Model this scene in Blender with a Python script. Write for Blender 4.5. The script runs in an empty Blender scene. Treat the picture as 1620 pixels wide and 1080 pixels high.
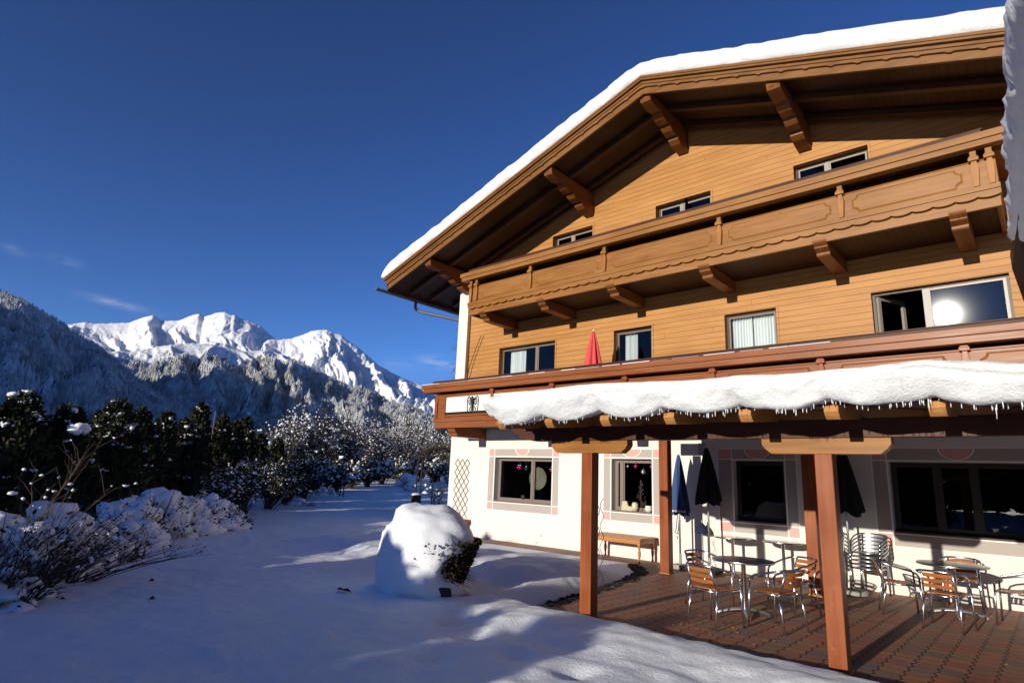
import bpy, bmesh, math, random
import numpy as np
from mathutils import Matrix, Vector

# ------------------------------------------------------------------ camera, sky, sun, exposure
scn = bpy.context.scene
COL = scn.collection
EYE = 1.7
F_PX, PITCH, ROLL, YAW = 950.3, math.radians(12.7537), math.radians(2.39475), math.radians(-42.1375)
SUN_EL, SUN_AZ = 11.2, 1.0          # degrees; the light travels along +Y, a touch towards +X

_fwd = Vector((math.sin(YAW) * math.cos(PITCH), math.cos(YAW) * math.cos(PITCH), math.sin(PITCH)))
_rt = Vector((math.cos(YAW), -math.sin(YAW), 0))
_up = _rt.cross(_fwd)
_r = _rt * math.cos(ROLL) + _up * math.sin(ROLL)
_u = -_rt * math.sin(ROLL) + _up * math.cos(ROLL)
cam_d = bpy.data.cameras.new('camera')
cam = bpy.data.objects.new('camera', cam_d)
COL.objects.link(cam)
m = Matrix.Identity(4)
for i in range(3):
    m[i][0], m[i][1], m[i][2] = _r[i], _u[i], -_fwd[i]
m[0][3], m[1][3], m[2][3] = 0, 0, EYE
cam.matrix_world = m
cam_d.sensor_width = 36
cam_d.sensor_fit = 'HORIZONTAL'
cam_d.lens = 36 * F_PX / 1620
cam_d.clip_start = 0.05
cam_d.clip_end = 30000
scn.camera = cam

world = bpy.data.worlds.new('World')
scn.world = world
world.use_nodes = True
wn = world.node_tree
for n in list(wn.nodes):
    wn.nodes.remove(n)
sky = wn.nodes.new('ShaderNodeTexSky')
sky.sky_type = 'NISHITA'
sky.sun_disc = False
sky.sun_elevation = math.radians(SUN_EL)
sky.sun_rotation = math.radians(180 + SUN_AZ)
sky.altitude = 1200
sky.air_density = 0.9
sky.dust_density = 0.05
sky.ozone_density = 5.0
bg = wn.nodes.new('ShaderNodeBackground')
bg.inputs['Strength'].default_value = 0.077
wo = wn.nodes.new('ShaderNodeOutputWorld')
gam = wn.nodes.new('ShaderNodeGamma')
gam.inputs[1].default_value = 1.45
wn.links.new(sky.outputs['Color'], gam.inputs['Color'])
cap = wn.nodes.new('ShaderNodeVectorMath')          # evens out the glare round the sun
cap.operation = 'MINIMUM'
cap.inputs[1].default_value = (0.95, 3.3, 9.5)
wn.links.new(gam.outputs['Color'], cap.inputs[0])
# a few thin cloud wisps low over the valley
tcw = wn.nodes.new('ShaderNodeTexCoord')
def wmath(op, a, b):
    nd = wn.nodes.new('ShaderNodeMath')
    nd.operation = op
    for i, q in enumerate((a, b)):
        if isinstance(q, (int, float)):
            nd.inputs[i].default_value = q
        else:
            wn.links.new(q, nd.inputs[i])
    return nd.outputs[0]


mpw = wn.nodes.new('ShaderNodeMapping')
mpw.inputs['Scale'].default_value = (14, 14, 60)
wn.links.new(tcw.outputs['Generated'], mpw.inputs[0])
nzw = wn.nodes.new('ShaderNodeTexNoise')
nzw.inputs['Scale'].default_value = 2.2
nzw.inputs['Detail'].default_value = 6
wn.links.new(mpw.outputs[0], nzw.inputs['Vector'])
tot = None
for (azd, eld, wa, we, s) in ((-76.2, 12.3, 1.9, .28, .8), (-80.3, 14.8, .9, .3, .35), (-83.4, 14.9, .8, .3, .3), (-50.0, 10.6, 1.0, .45, .75), (-52.8, 9.8, 1.2, .4, .45), (-48.5, 10.2, 1.5, .5, .4)):
    a_, e_ = math.radians(azd), math.radians(eld)
    c_ = Vector((math.sin(a_) * math.cos(e_), math.cos(a_) * math.cos(e_), math.sin(e_)))
    t_ = Vector((math.cos(a_), -math.sin(a_), -.08)).normalized()
    u_ = t_.cross(c_)
    sub = wn.nodes.new('ShaderNodeVectorMath')
    sub.operation = 'SUBTRACT'
    wn.links.new(tcw.outputs['Generated'], sub.inputs[0])
    sub.inputs[1].default_value = c_
    ds = []
    for ax, wd in ((t_, math.radians(wa)), (u_, math.radians(we))):
        dt = wn.nodes.new('ShaderNodeVectorMath')
        dt.operation = 'DOT_PRODUCT'
        wn.links.new(sub.outputs[0], dt.inputs[0])
        dt.inputs[1].default_value = ax
        v_ = wmath('DIVIDE', dt.outputs['Value'], wd)
        ds.append(wmath('MULTIPLY', v_, v_))
    g_ = wmath('MULTIPLY', wmath('POWER', 2.718, wmath('MULTIPLY', wmath('ADD', ds[0], ds[1]), -1.0)), s)
    tot = g_ if tot is None else wmath('ADD', tot, g_)
cl = wmath('MULTIPLY', tot, wmath('MAXIMUM', 0.0, wmath('MULTIPLY', wmath('SUBTRACT', nzw.outputs[0], 0.33), 1.9)))
mxw = wn.nodes.new('ShaderNodeMix')
mxw.data_type = 'RGBA'
wn.links.new(cl, mxw.inputs[0])
wn.links.new(cap.outputs[0], mxw.inputs[6])
mxw.inputs[7].default_value = (6.5, 7.4, 9.6, 1)
wn.links.new(mxw.outputs[2], bg.inputs['Color'])
wn.links.new(bg.outputs['Background'], wo.inputs['Surface'])

sun_d = bpy.data.lights.new('sun', 'SUN')
sun_d.energy = 5.0
sun_d.angle = math.radians(0.5)
sun_d.color = (1.0, 0.92, 0.78)
sun = bpy.data.objects.new('sun', sun_d)
COL.objects.link(sun)
_a, _e = math.radians(SUN_AZ), math.radians(SUN_EL)
SUNDIR = Vector((math.sin(_a) * math.cos(_e), math.cos(_a) * math.cos(_e), -math.sin(_e)))
sun.rotation_euler = SUNDIR.to_track_quat('-Z', 'Y').to_euler()
sun.location = (0, -20, 30)

scn.view_settings.view_transform = 'Standard'
scn.view_settings.look = 'None'
scn.view_settings.exposure = 0.15
scn.view_settings.gamma = 1.0

# ------------------------------------------------------------------ helpers
RX = np.array([list(_r), [-c for c in _u], list(_fwd)])

def ray(px, py):
    return RX.T @ np.array([(px - 810) / F_PX, (py - 540) / F_PX, 1.0])

def pol(px, py):
    """azimuth (from +Y towards +X) and elevation of the sight line through a photo pixel, radians"""
    d = ray(px, py)
    return math.atan2(d[0], d[1]), math.atan2(d[2], math.hypot(d[0], d[1]))

def spot(px, py, dist):
    a, e = pol(px, py)
    return Vector((math.sin(a) * dist, math.cos(a) * dist, EYE + math.tan(e) * dist))


class MB:
    """collects shapes and links them as ONE mesh object"""
    def __init__(s):
        s.v, s.f, s.m = [], [], []

    def add(s, vs, fs, mi=0):
        b = len(s.v)
        s.v += [tuple(p) for p in vs]
        s.f += [tuple(b + i for i in f) for f in fs]
        s.m += [mi] * len(fs)
        return s

    def box(s, x0, x1, y0, y1, z0, z1, mi=0):
        v = [(x, y, z) for z in (z0, z1) for y in (y0, y1) for x in (x0, x1)]
        return s.add(v, [(0, 2, 3, 1), (4, 5, 7, 6), (0, 1, 5, 4), (2, 6, 7, 3), (0, 4, 6, 2), (1, 3, 7, 5)], mi)

    def obox(s, c, dx, dy, dz, hx, hy, hz, mi=0):
        c, dx, dy, dz = Vector(c), Vector(dx).normalized(), Vector(dy).normalized(), Vector(dz).normalized()
        v = [c + dx * hx * a + dy * hy * b + dz * hz * e for e in (-1, 1) for b in (-1, 1) for a in (-1, 1)]
        return s.add(v, [(0, 2, 3, 1), (4, 5, 7, 6), (0, 1, 5, 4), (2, 6, 7, 3), (0, 4, 6, 2), (1, 3, 7, 5)], mi)

    def prism(s, poly, ax, a, b, mi=0):
        """poly 2-D; ax 'x': poly=(y,z) along x; 'y': poly=(x,z) along y; 'z': poly=(x,y) along z"""
        def P(p, t):
            return {'x': (t, p[0], p[1]), 'y': (p[0], t, p[1]), 'z': (p[0], p[1], t)}[ax]
        n = len(poly)
        ar = sum(poly[i][0] * poly[(i + 1) % n][1] - poly[(i + 1) % n][0] * poly[i][1] for i in range(n))
        if ar < 0:
            poly = poly[::-1]
        v = [P(p, a) for p in poly] + [P(p, b) for p in poly]
        flip = (ax == 'y') != (b < a)
        fs = [tuple(range(n))[::-1], tuple(range(n, 2 * n))] + [(i, (i + 1) % n, n + (i + 1) % n, n + i) for i in range(n)]
        if flip:
            fs = [f[::-1] for f in fs]
        return s.add(v, fs, mi)

    def tube(s, pts, r, n=8, mi=0, cap=True, closed=False):
        pts = [Vector(p) for p in pts]
        N = len(pts)
        rs = r if isinstance(r, (list, tuple)) else [r] * N
        vs, fs = [], []
        ref = None
        for i, p in enumerate(pts):
            if closed:
                t = pts[(i + 1) % N] - pts[i - 1]
            else:
                t = pts[min(i + 1, N - 1)] - pts[max(i - 1, 0)]
            t = t.normalized() if t.length > 1e-9 else Vector((0, 0, 1))
            if ref is None:
                ref = Vector((1, 0, 0)) if abs(t.x) < 0.8 else Vector((0, 1, 0))
            a = (ref - t * ref.dot(t)).normalized()
            ref = a
            b = t.cross(a)
            for k in range(n):
                th = 2 * math.pi * k / n
                vs.append(p + (a * math.cos(th) + b * math.sin(th)) * rs[i])
        for i in range(N if closed else N - 1):
            j = (i + 1) % N
            for k in range(n):
                l = (k + 1) % n
                fs.append((i * n + k, i * n + l, j * n + l, j * n + k))
        if cap and not closed:
            fs += [tuple(range(n))[::-1], tuple((N - 1) * n + k for k in range(n))]
        return s.add(vs, fs, mi)

    def lathe(s, prof, c=(0, 0, 0), n=24, mi=0, mod=None):
        vs, fs = [], []
        for (r, z) in prof:
            for k in range(n):
                th = 2 * math.pi * k / n
                rr = r * (mod(th, z) if mod else 1)
                vs.append((c[0] + rr * math.cos(th), c[1] + rr * math.sin(th), c[2] + z))
        N = len(prof)
        for i in range(N - 1):
            for k in range(n):
                l = (k + 1) % n
                fs.append((i * n + k, i * n + l, (i + 1) * n + l, (i + 1) * n + k))
        fs += [tuple(range(n))[::-1], tuple((N - 1) * n + k for k in range(n))]
        return s.add(vs, fs, mi)

    def ball(s, c, r, sub=1, jit=0.0, sq=(1, 1, 1), mi=0, rng=random):
        v, f = ICO[sub]
        c = Vector(c)
        ph = [rng.uniform(0, 6.28) for _ in range(3)]
        out = []
        for p in v:
            k = 1 + jit * (math.sin(3.1 * p[0] + ph[0]) + math.sin(3.7 * p[1] + ph[1]) + math.sin(2.9 * p[2] + ph[2])) / 2
            out.append((c.x + p[0] * r * k * sq[0], c.y + p[1] * r * k * sq[1], c.z + p[2] * r * k * sq[2]))
        return s.add(out, f, mi)

    def arrays(s, vs, fs, mi=0):
        return s.add([tuple(p) for p in np.asarray(vs).tolist()], np.asarray(fs).tolist(), mi)

    def build(s, name, mats, parent=None, smooth=False, bevel=0, seg=2, angle=35):
        me = bpy.data.meshes.new(name)
        org = Vector((0, 0, 0))
        if parent is not None:
            p = parent
            while p is not None:
                org += p.location
                p = p.parent
        me.from_pydata([(x - org.x, y - org.y, z - org.z) for x, y, z in s.v], [], s.f)
        mats = mats if isinstance(mats, (list, tuple)) else [mats]
        for mm in mats:
            me.materials.append(mm)
        if len(mats) > 1:
            me.polygons.foreach_set('material_index', s.m)
        if smooth:
            me.polygons.foreach_set('use_smooth', [True] * len(me.polygons))
        me.update()
        o = bpy.data.objects.new(name, me)
        COL.objects.link(o)
        if parent is not None:
            o.parent = parent
        if bevel:
            b = o.modifiers.new('bevel', 'BEVEL')
            b.width, b.segments, b.limit_method, b.angle_limit = bevel, seg, 'ANGLE', math.radians(angle)
            b.harden_normals = False
        return o


def _ico(sub):
    bm = bmesh.new()
    bmesh.ops.create_icosphere(bm, subdivisions=sub, radius=1)
    bm.verts.ensure_lookup_table()
    r = ([tuple(v.co) for v in bm.verts], [tuple(v.index for v in f.verts) for f in bm.faces])
    bm.free()
    return r


ICO = {k: _ico(k) for k in (1, 2, 3, 4)}


def tag(o, label=None, cat=None, group=None, kind=None):
    for k, val in (('label', label), ('category', cat), ('group', group), ('kind', kind)):
        if val:
            o[k] = val
    return o


def thing(name, label, cat, loc=(0, 0, 0), rz=0, group=None):
    o = bpy.data.objects.new(name, None)
    COL.objects.link(o)
    o.location = loc
    o.rotation_euler = (0, 0, rz)
    o.empty_display_size = 0.2
    return tag(o, label, cat, group)


def dup(root, loc, rz=0, label=None, scale=None, group=None):
    def cp(o, par):
        c = o.copy()
        COL.objects.link(c)
        c.parent = par
        for ch in list(o.children):
            cp(ch, c)
        return c
    r = cp(root, None)
    r.location = loc
    r.rotation_euler = (0, 0, rz)
    if scale:
        r.scale = scale if isinstance(scale, (tuple, list)) else (scale,) * 3
    if label:
        r['label'] = label
    if group:
        r['group'] = group
    return r


# value noise on arrays
def _hash(ix, iy, seed):
    n = (ix.astype(np.int64) * 374761393 + iy.astype(np.int64) * 668265263 + seed * 1442695041) & 0x7fffffff
    n = ((n ^ (n >> 13)) * 1274126177) & 0x7fffffff
    n = n ^ (n >> 16)
    return (n & 0xffff) / 65535.0


def vnoise(x, y, seed=0):
    x, y = np.asarray(x, float), np.asarray(y, float)
    ix, iy = np.floor(x), np.floor(y)
    fx, fy = x - ix, y - iy
    ux, uy = fx * fx * (3 - 2 * fx), fy * fy * (3 - 2 * fy)
    a, b = _hash(ix, iy, seed), _hash(ix + 1, iy, seed)
    c, d = _hash(ix, iy + 1, seed), _hash(ix + 1, iy + 1, seed)
    return (a * (1 - ux) + b * ux) * (1 - uy) + (c * (1 - ux) + d * ux) * uy


def fbm(x, y, o=4, seed=0, ridged=False):
    t, amp, tot = 0, 1.0, 0
    for k in range(o):
        n = vnoise(x * 2 ** k + 17.3 * k, y * 2 ** k + 9.1 * k, seed + k)
        if ridged:
            n = 1 - abs(2 * n - 1)
        t = t + n * amp
        tot += amp
        amp *= 0.5
    return t / tot


def sstep(a, b, x):
    t = np.clip((x - a) / (b - a), 0, 1)
    return t * t * (3 - 2 * t)


# ------------------------------------------------------------------ materials
class NT:
    def __init__(s, name):
        s.mat = bpy.data.materials.new(name)
        s.mat.use_nodes = True
        s.t = s.mat.node_tree
        s.b = s.t.nodes['Principled BSDF']
        s.out = s.t.nodes['Material Output']

    def n(s, typ, **kw):
        nd = s.t.nodes.new('ShaderNode' + typ)
        for k, val in kw.items():
            if k.startswith('in_'):
                key = k[3:]
                nd.inputs[int(key) if key.isdigit() else key.replace('_', ' ')].default_value = val
            else:
                setattr(nd, k, val)
        return nd

    def l(s, a, b):
        s.t.links.new(a, b)

    def math(s, op, a, b=None, c=None):
        nd = s.n('Math', operation=op)
        for i, q in enumerate((a, b, c)):
            if q is None:
                continue
            if isinstance(q, (int, float)):
                nd.inputs[i].default_value = q
            else:
                s.l(q, nd.inputs[i])
        return nd.outputs[0]

    def mix(s, fac, a, b, blend='MIX'):
        nd = s.n('Mix', data_type='RGBA', blend_type=blend)
        for q, i in ((fac, 0), (a, 6), (b, 7)):
            if isinstance(q, (int, float)):
                nd.inputs[i].default_value = q
            elif isinstance(q, tuple):
                nd.inputs[i].default_value = q + (1,) if len(q) == 3 else q
            else:
                s.l(q, nd.inputs[i])
        return nd.outputs[2]

    def ramp(s, fac, stops):
        nd = s.n('ValToRGB')
        cr = nd.color_ramp
        while len(cr.elements) < len(stops):
            cr.elements.new(0.5)
        for e, (p, c) in zip(cr.elements, stops):
            e.position = p
            e.color = c + (1,)
        s.l(fac, nd.inputs[0])
        return nd.outputs[0]

    def coords(s, scale=(1, 1, 1), kind='Object'):
        tc = s.n('TexCoord')
        mp = s.n('Mapping')
        mp.inputs['Scale'].default_value = scale
        s.l(tc.outputs[kind], mp.inputs[0])
        return mp.outputs[0]

    def noise(s, vec, scale, detail=4, rough=0.55):
        nd = s.n('TexNoise', in_Scale=scale, in_Detail=detail, in_Roughness=rough)
        s.l(vec, nd.inputs['Vector'])
        return nd.outputs[0]

    def bump(s, h, strength=0.3, dist=0.02):
        nd = s.n('Bump', in_Strength=strength, in_Distance=dist)
        s.l(h, nd.inputs['Height'])
        s.l(nd.outputs[0], s.b.inputs['Normal'])

    def set(s, **kw):
        for k, val in kw.items():
            nm = {'col': 'Base Color', 'rough': 'Roughness', 'metal': 'Metallic', 'spec': 'Specular IOR Level'}.get(k, k)
            if hasattr(val, 'links') or hasattr(val, 'is_linked'):
                s.l(val, s.b.inputs[nm])
            elif isinstance(val, tuple):
                s.b.inputs[nm].default_value = val + (1,) if len(val) == 3 else val
            else:
                s.b.inputs[nm].default_value = val
        return s.mat


def mat_plain(name, col, rough=0.6, metal=0.0, var=0.12, scale=6.0, bump=0.0, spec=0.4):
    t = NT(name)
    c = t.coords()
    nz = t.noise(c, scale, 5)
    lo = tuple(x * (1 - var) for x in col)
    hi = tuple(min(1, x * (1 + var)) for x in col)
    if bump:
        t.bump(t.noise(c, scale * 6, 3), bump, 0.01)
    return t.set(col=t.mix(nz, lo, hi), rough=rough, metal=metal, spec=spec)


def mat_wood(name, c1, c2, axis='x', plank=None, rough=0.42, gap=0.05, knots=True, spec=0.22, tone=0.35, wear=None):
    """axis = grain direction; plank = (axis across the boards, board width)"""
    t = NT(name)
    st = {'x': (0.5, 9, 9), 'y': (9, 0.5, 9), 'z': (9, 9, 0.5)}[axis]
    tc = t.n('TexCoord')
    sp = t.n('SeparateXYZ')
    t.l(tc.outputs['Object'], sp.inputs[0])
    vec = t.coords(st)
    fac_plank = None
    if plank:
        q = sp.outputs['XYZ'.index(plank[0].upper())]
        u = t.math('DIVIDE', q, plank[1])
        fl = t.math('FLOOR', u)
        fr = t.math('FRACT', u)
        wnz = t.n('TexWhiteNoise', noise_dimensions='1D')
        t.l(fl, wnz.inputs['W'])
        fac_plank = wnz.outputs['Value']
        add = t.n('VectorMath', operation='ADD')
        t.l(vec, add.inputs[0])
        cmb = t.n('CombineXYZ')
        for i in range(3):
            t.l(t.math('MULTIPLY', fac_plank, 13.0 + 5 * i), cmb.inputs[i])
        t.l(cmb.outputs[0], add.inputs[1])
        vec = add.outputs[0]
        e = t.math('ABSOLUTE', t.math('SUBTRACT', fr, 0.5))
        groove = t.math('GREATER_THAN', e, 0.5 - gap)
    g = t.noise(vec, 2.2, 6, 0.6)
    col = t.ramp(g, [(0.3, c2), (0.5, tuple((a + b) / 2 for a, b in zip(c1, c2))), (0.7, c1)])
    big = t.noise(t.coords((0.6, 0.6, 0.6)), 1.0, 3)
    col = t.mix(t.math('MULTIPLY', big, 0.5), col, tuple(x * 0.7 for x in c2))
    weath = t.noise(t.coords((0.25, 0.25, 0.9)), 2.0, 5, 0.6)          # slow fading of the stain
    col = t.mix(t.math('MULTIPLY', t.math('SUBTRACT', weath, 0.42), 0.9), col, tuple(min(1, x * 1.12 + .05) for x in c1))
    if knots:
        vo = t.n('TexVoronoi', in_Scale=1.6, in_Randomness=1.0)
        t.l(t.coords({'x': (0.6, 2, 2), 'y': (2, 0.6, 2), 'z': (2, 2, 0.6)}[axis]), vo.inputs['Vector'])
        k = t.math('LESS_THAN', vo.outputs['Distance'], 0.05)
        col = t.mix(t.math('MULTIPLY', k, 0.45), col, tuple(x * 0.35 for x in c2))
    if wear:
        w = t.noise(t.coords((1, 1, 1)), 5.0, 6, 0.7)
        col = t.mix(t.math('MULTIPLY', t.math('GREATER_THAN', w, 0.66), 0.22), col, wear)
    h = t.math('MULTIPLY', g, 0.25)
    if plank:
        col = t.mix(t.math('MULTIPLY', t.math('SUBTRACT', fac_plank, 0.5), tone), col, tuple(x * 0.45 for x in c2))
        col = t.mix(t.math('MULTIPLY', groove, 0.75), col, tuple(x * 0.25 for x in c2))
        h = t.math('SUBTRACT', h, groove)
    t.bump(h, 0.5, 0.006)
    return t.set(col=col, rough=t.math('ADD', t.math('MULTIPLY', g, 0.25), rough - 0.12), spec=spec)


def mat_snow(name='snow', scale=1.0, bump=0.35, col=(0.89, 0.91, 0.93), sss=True):
    t = NT(name)
    c = t.coords()
    a = t.noise(c, 3.0 * scale, 5, 0.6)
    b = t.noise(c, 38.0 * scale, 4, 0.7)
    cc = t.noise(c, 170.0 * scale, 2, 0.6)
    h = t.math('ADD', t.math('MULTIPLY', a, 0.8), t.math('ADD', t.math('MULTIPLY', b, 0.30), t.math('MULTIPLY', cc, 0.10)))
    t.bump(h, bump, 0.05)
    if sss:
        t.b.inputs['Subsurface Weight'].default_value = 0.0
    return t.set(col=t.mix(a, tuple(x * 0.96 for x in col), col), rough=0.55, spec=0.25)


def mat_glass(name, tint=(0.78, 0.84, 0.84), ior=1.6, rough=0.0, add=0.0, glint_halo=0.0):
    t = NT(name)
    tr = t.n('BsdfTransparent')
    tr.inputs[0].default_value = tint + (1,)
    gl = t.n('BsdfGlossy')
    gl.inputs['Roughness'].default_value = rough
    gl.inputs['Color'].default_value = (0.95, 0.97, 1, 1)
    if glint_halo:                                   # second, rougher lobe added for a soft halo round the sun glint
        g2 = t.n('BsdfGlossy')
        g2.inputs['Roughness'].default_value = 0.07
        m2 = t.n('MixShader')
        m2.inputs[0].default_value = glint_halo
        t.l(gl.outputs[0], m2.inputs[1])
        t.l(g2.outputs[0], m2.inputs[2])
        gl = m2
    fr = t.n('Fresnel', in_IOR=ior)
    mx = t.n('MixShader')
    t.l(t.math('ADD', fr.outputs[0], add), mx.inputs[0])
    t.l(tr.outputs[0], mx.inputs[1])
    t.l(gl.outputs[0], mx.inputs[2])
    t.l(mx.outputs[0], t.out.inputs['Surface'])
    return t.mat


SNOW = mat_snow()
SNOW_GROUND = mat_snow('ground_snow', 1.0, 0.75)
SNOW_ROOF = mat_snow('roof_snow', 1.3, 1.0, (0.88, 0.90, 0.91))
M_STUCCO = mat_plain('white_stucco', (0.73, 0.70, 0.64), 0.85, var=0.06, scale=1.6, bump=0.6, spec=0.2)
M_CLAD = mat_wood('honey_cladding', (0.57, 0.285, 0.085), (0.40, 0.175, 0.047), 'x', ('z', 0.128), 0.5, 0.035)
M_BALC = mat_wood('balcony_wood', (0.39, 0.172, 0.038), (0.21, 0.082, 0.017), 'x', None, 0.42)
M_BALC_Z = mat_wood('balcony_post_wood', (0.45, 0.20, 0.040), (0.27, 0.103, 0.020), 'z', None, 0.42)
M_BALC_Y = mat_wood('bracket_wood', (0.30, 0.112, 0.025), (0.16, 0.052, 0.011), 'y', None, 0.42)
M_BARGE = mat_wood('bargeboard_wood', (0.29, 0.128, 0.030), (0.15, 0.060, 0.015), 'x', None, 0.45)
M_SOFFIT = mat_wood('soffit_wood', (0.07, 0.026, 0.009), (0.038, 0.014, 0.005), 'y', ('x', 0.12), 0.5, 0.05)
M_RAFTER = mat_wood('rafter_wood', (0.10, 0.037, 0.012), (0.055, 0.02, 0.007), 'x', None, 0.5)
M_RED = mat_wood('red_brown_wood', (0.33, 0.108, 0.030), (0.19, 0.055, 0.016), 'x', None, 0.38)
M_POST = mat_wood('post_wood', (0.36, 0.10, 0.026), (0.20, 0.048, 0.014), 'z', None, 0.36, wear=(0.42, 0.19, 0.08))
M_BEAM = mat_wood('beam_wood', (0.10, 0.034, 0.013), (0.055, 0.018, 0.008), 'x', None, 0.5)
M_ENDGRAIN = mat_wood('rafter_end_wood', (0.56, 0.27, 0.08), (0.36, 0.15, 0.045), 'z', None, 0.5)
M_PINE = mat_wood('pine', (0.58, 0.27, 0.10), (0.42, 0.17, 0.06), 'x', ('y', 0.13), 0.4, 0.03)
M_SLAT = mat_wood('chair_slat', (0.47, 0.155, 0.035), (0.30, 0.085, 0.02), 'x', None, 0.35)
M_GREY = mat_plain('grey_paint_band', (0.42, 0.37, 0.33), 0.85, var=0.05, scale=4)
M_PINK = mat_plain('pink_paint', (0.74, 0.36, 0.32), 0.85, var=0.05, scale=4)
M_WHITEPAINT = mat_plain('white_line_paint', (0.86, 0.84, 0.80), 0.8, var=0.03)
M_FRAME = mat_wood('window_frame_wood', (0.10, 0.055, 0.03), (0.06, 0.03, 0.018), 'z', None, 0.4, knots=False)
M_FRAME_DARK = mat_plain('dark_window_frame', (0.022, 0.016, 0.012), 0.5)
M_FRAME_PALE = mat_plain('pale_window_frame', (0.30, 0.27, 0.23), 0.4, var=0.08)
M_FRAME_GREY = mat_plain('grey_brown_frame', (0.20, 0.155, 0.13), 0.5, var=0.1)
M_GLASS = mat_glass('window_glass', ior=1.42)
M_GLASS_DARK = mat_glass('shop_glass', (0.5, 0.55, 0.55), 1.6)
M_GLASS_SUN = mat_glass('sunstruck_glass', (0.75, 0.8, 0.82), 1.9, 0.012, glint_halo=0.012)
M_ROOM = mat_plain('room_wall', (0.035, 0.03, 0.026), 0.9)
M_CURTAIN = mat_plain('curtain_cloth', (0.80, 0.80, 0.80), 0.9, var=0.05)
M_ALU = mat_plain('polished_aluminium', (0.72, 0.73, 0.75), 0.22, 1.0, 0.05, 20)
M_ALU_DULL = mat_plain('brushed_aluminium', (0.50, 0.51, 0.52), 0.38, 0.9, 0.08, 30)
M_TABLETOP = mat_plain('table_top_metal', (0.16, 0.16, 0.16), 0.42, 0.4, 0.08, 14)
M_ZINC = mat_plain('zinc', (0.16, 0.165, 0.17), 0.5, 0.3, 0.12)
M_DARKMETAL = mat_plain('dark_metal', (0.045, 0.045, 0.05), 0.45, 0.5, 0.2)
M_BLACKCLOTH = mat_plain('black_cloth', (0.012, 0.012, 0.014), 0.85, var=0.2)
M_BLUECLOTH = mat_plain('navy_cloth', (0.035, 0.075, 0.20), 0.8, var=0.15)
M_REDCLOTH = mat_plain('red_cloth', (0.62, 0.075, 0.065), 0.8, var=0.1)
M_WHITE = mat_plain('white_board', (0.84, 0.81, 0.75), 0.6, var=0.02)
M_BLACK = mat_plain('black_paint', (0.015, 0.015, 0.015), 0.5)
M_CONCRETE = mat_plain('concrete', (0.34, 0.32, 0.29), 0.9, var=0.15, scale=10, bump=0.3)
M_TERRA = mat_plain('terracotta', (0.42, 0.15, 0.08), 0.8, var=0.15)
M_SOIL = mat_plain('dark_soil', (0.028, 0.022, 0.016), 0.95, var=0.4, scale=12, bump=0.6)
M_BARK = mat_plain('bark', (0.055, 0.038, 0.028), 0.9, var=0.3, scale=14, bump=0.4)
M_TWIG = mat_plain('twig', (0.07, 0.045, 0.032), 0.85, var=0.3, scale=20)
M_TRELLIS = mat_plain('trellis_wood', (0.30, 0.23, 0.16), 0.8, var=0.2)
M_ICE = NT('ice').set(col=(0.9, 0.95, 1.0), rough=0.08, spec=0.6)
# ------------------------------------------------------------------ ground: one snow sheet out to the valley, terrace and path let into it
T_EDGE = [(6.0, 6.5), (-5.55, 6.5), (-5.59, 7.06), (-5.8, 8.6), (-6.09, 10.07), (-6.4, 11.0), (-7.17, 12.02), (-12.7, 12.02), (-12.7, 12.86), (6.0, 12.86)]
HOUSE_X0, HOUSE_X1, HOUSE_Y = -13.96, 3.0, 12.82


def poly_sdist(x, y, P):
    d = np.full(x.shape, 1e9)
    inside = np.zeros(x.shape, bool)
    n = len(P)
    for i in range(n):
        (ax, ay), (bx, by) = P[i], P[(i + 1) % n]
        ex, ey = bx - ax, by - ay
        t = np.clip(((x - ax) * ex + (y - ay) * ey) / (ex * ex + ey * ey), 0, 1)
        d = np.minimum(d, np.hypot(x - ax - t * ex, y - ay - t * ey))
        if ay != by:
            c = ((ay > y) != (by > y)) & (x < (bx - ax) * (y - ay) / (by - ay) + ax)
            inside ^= c
    return np.where(inside, -d, d)


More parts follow.
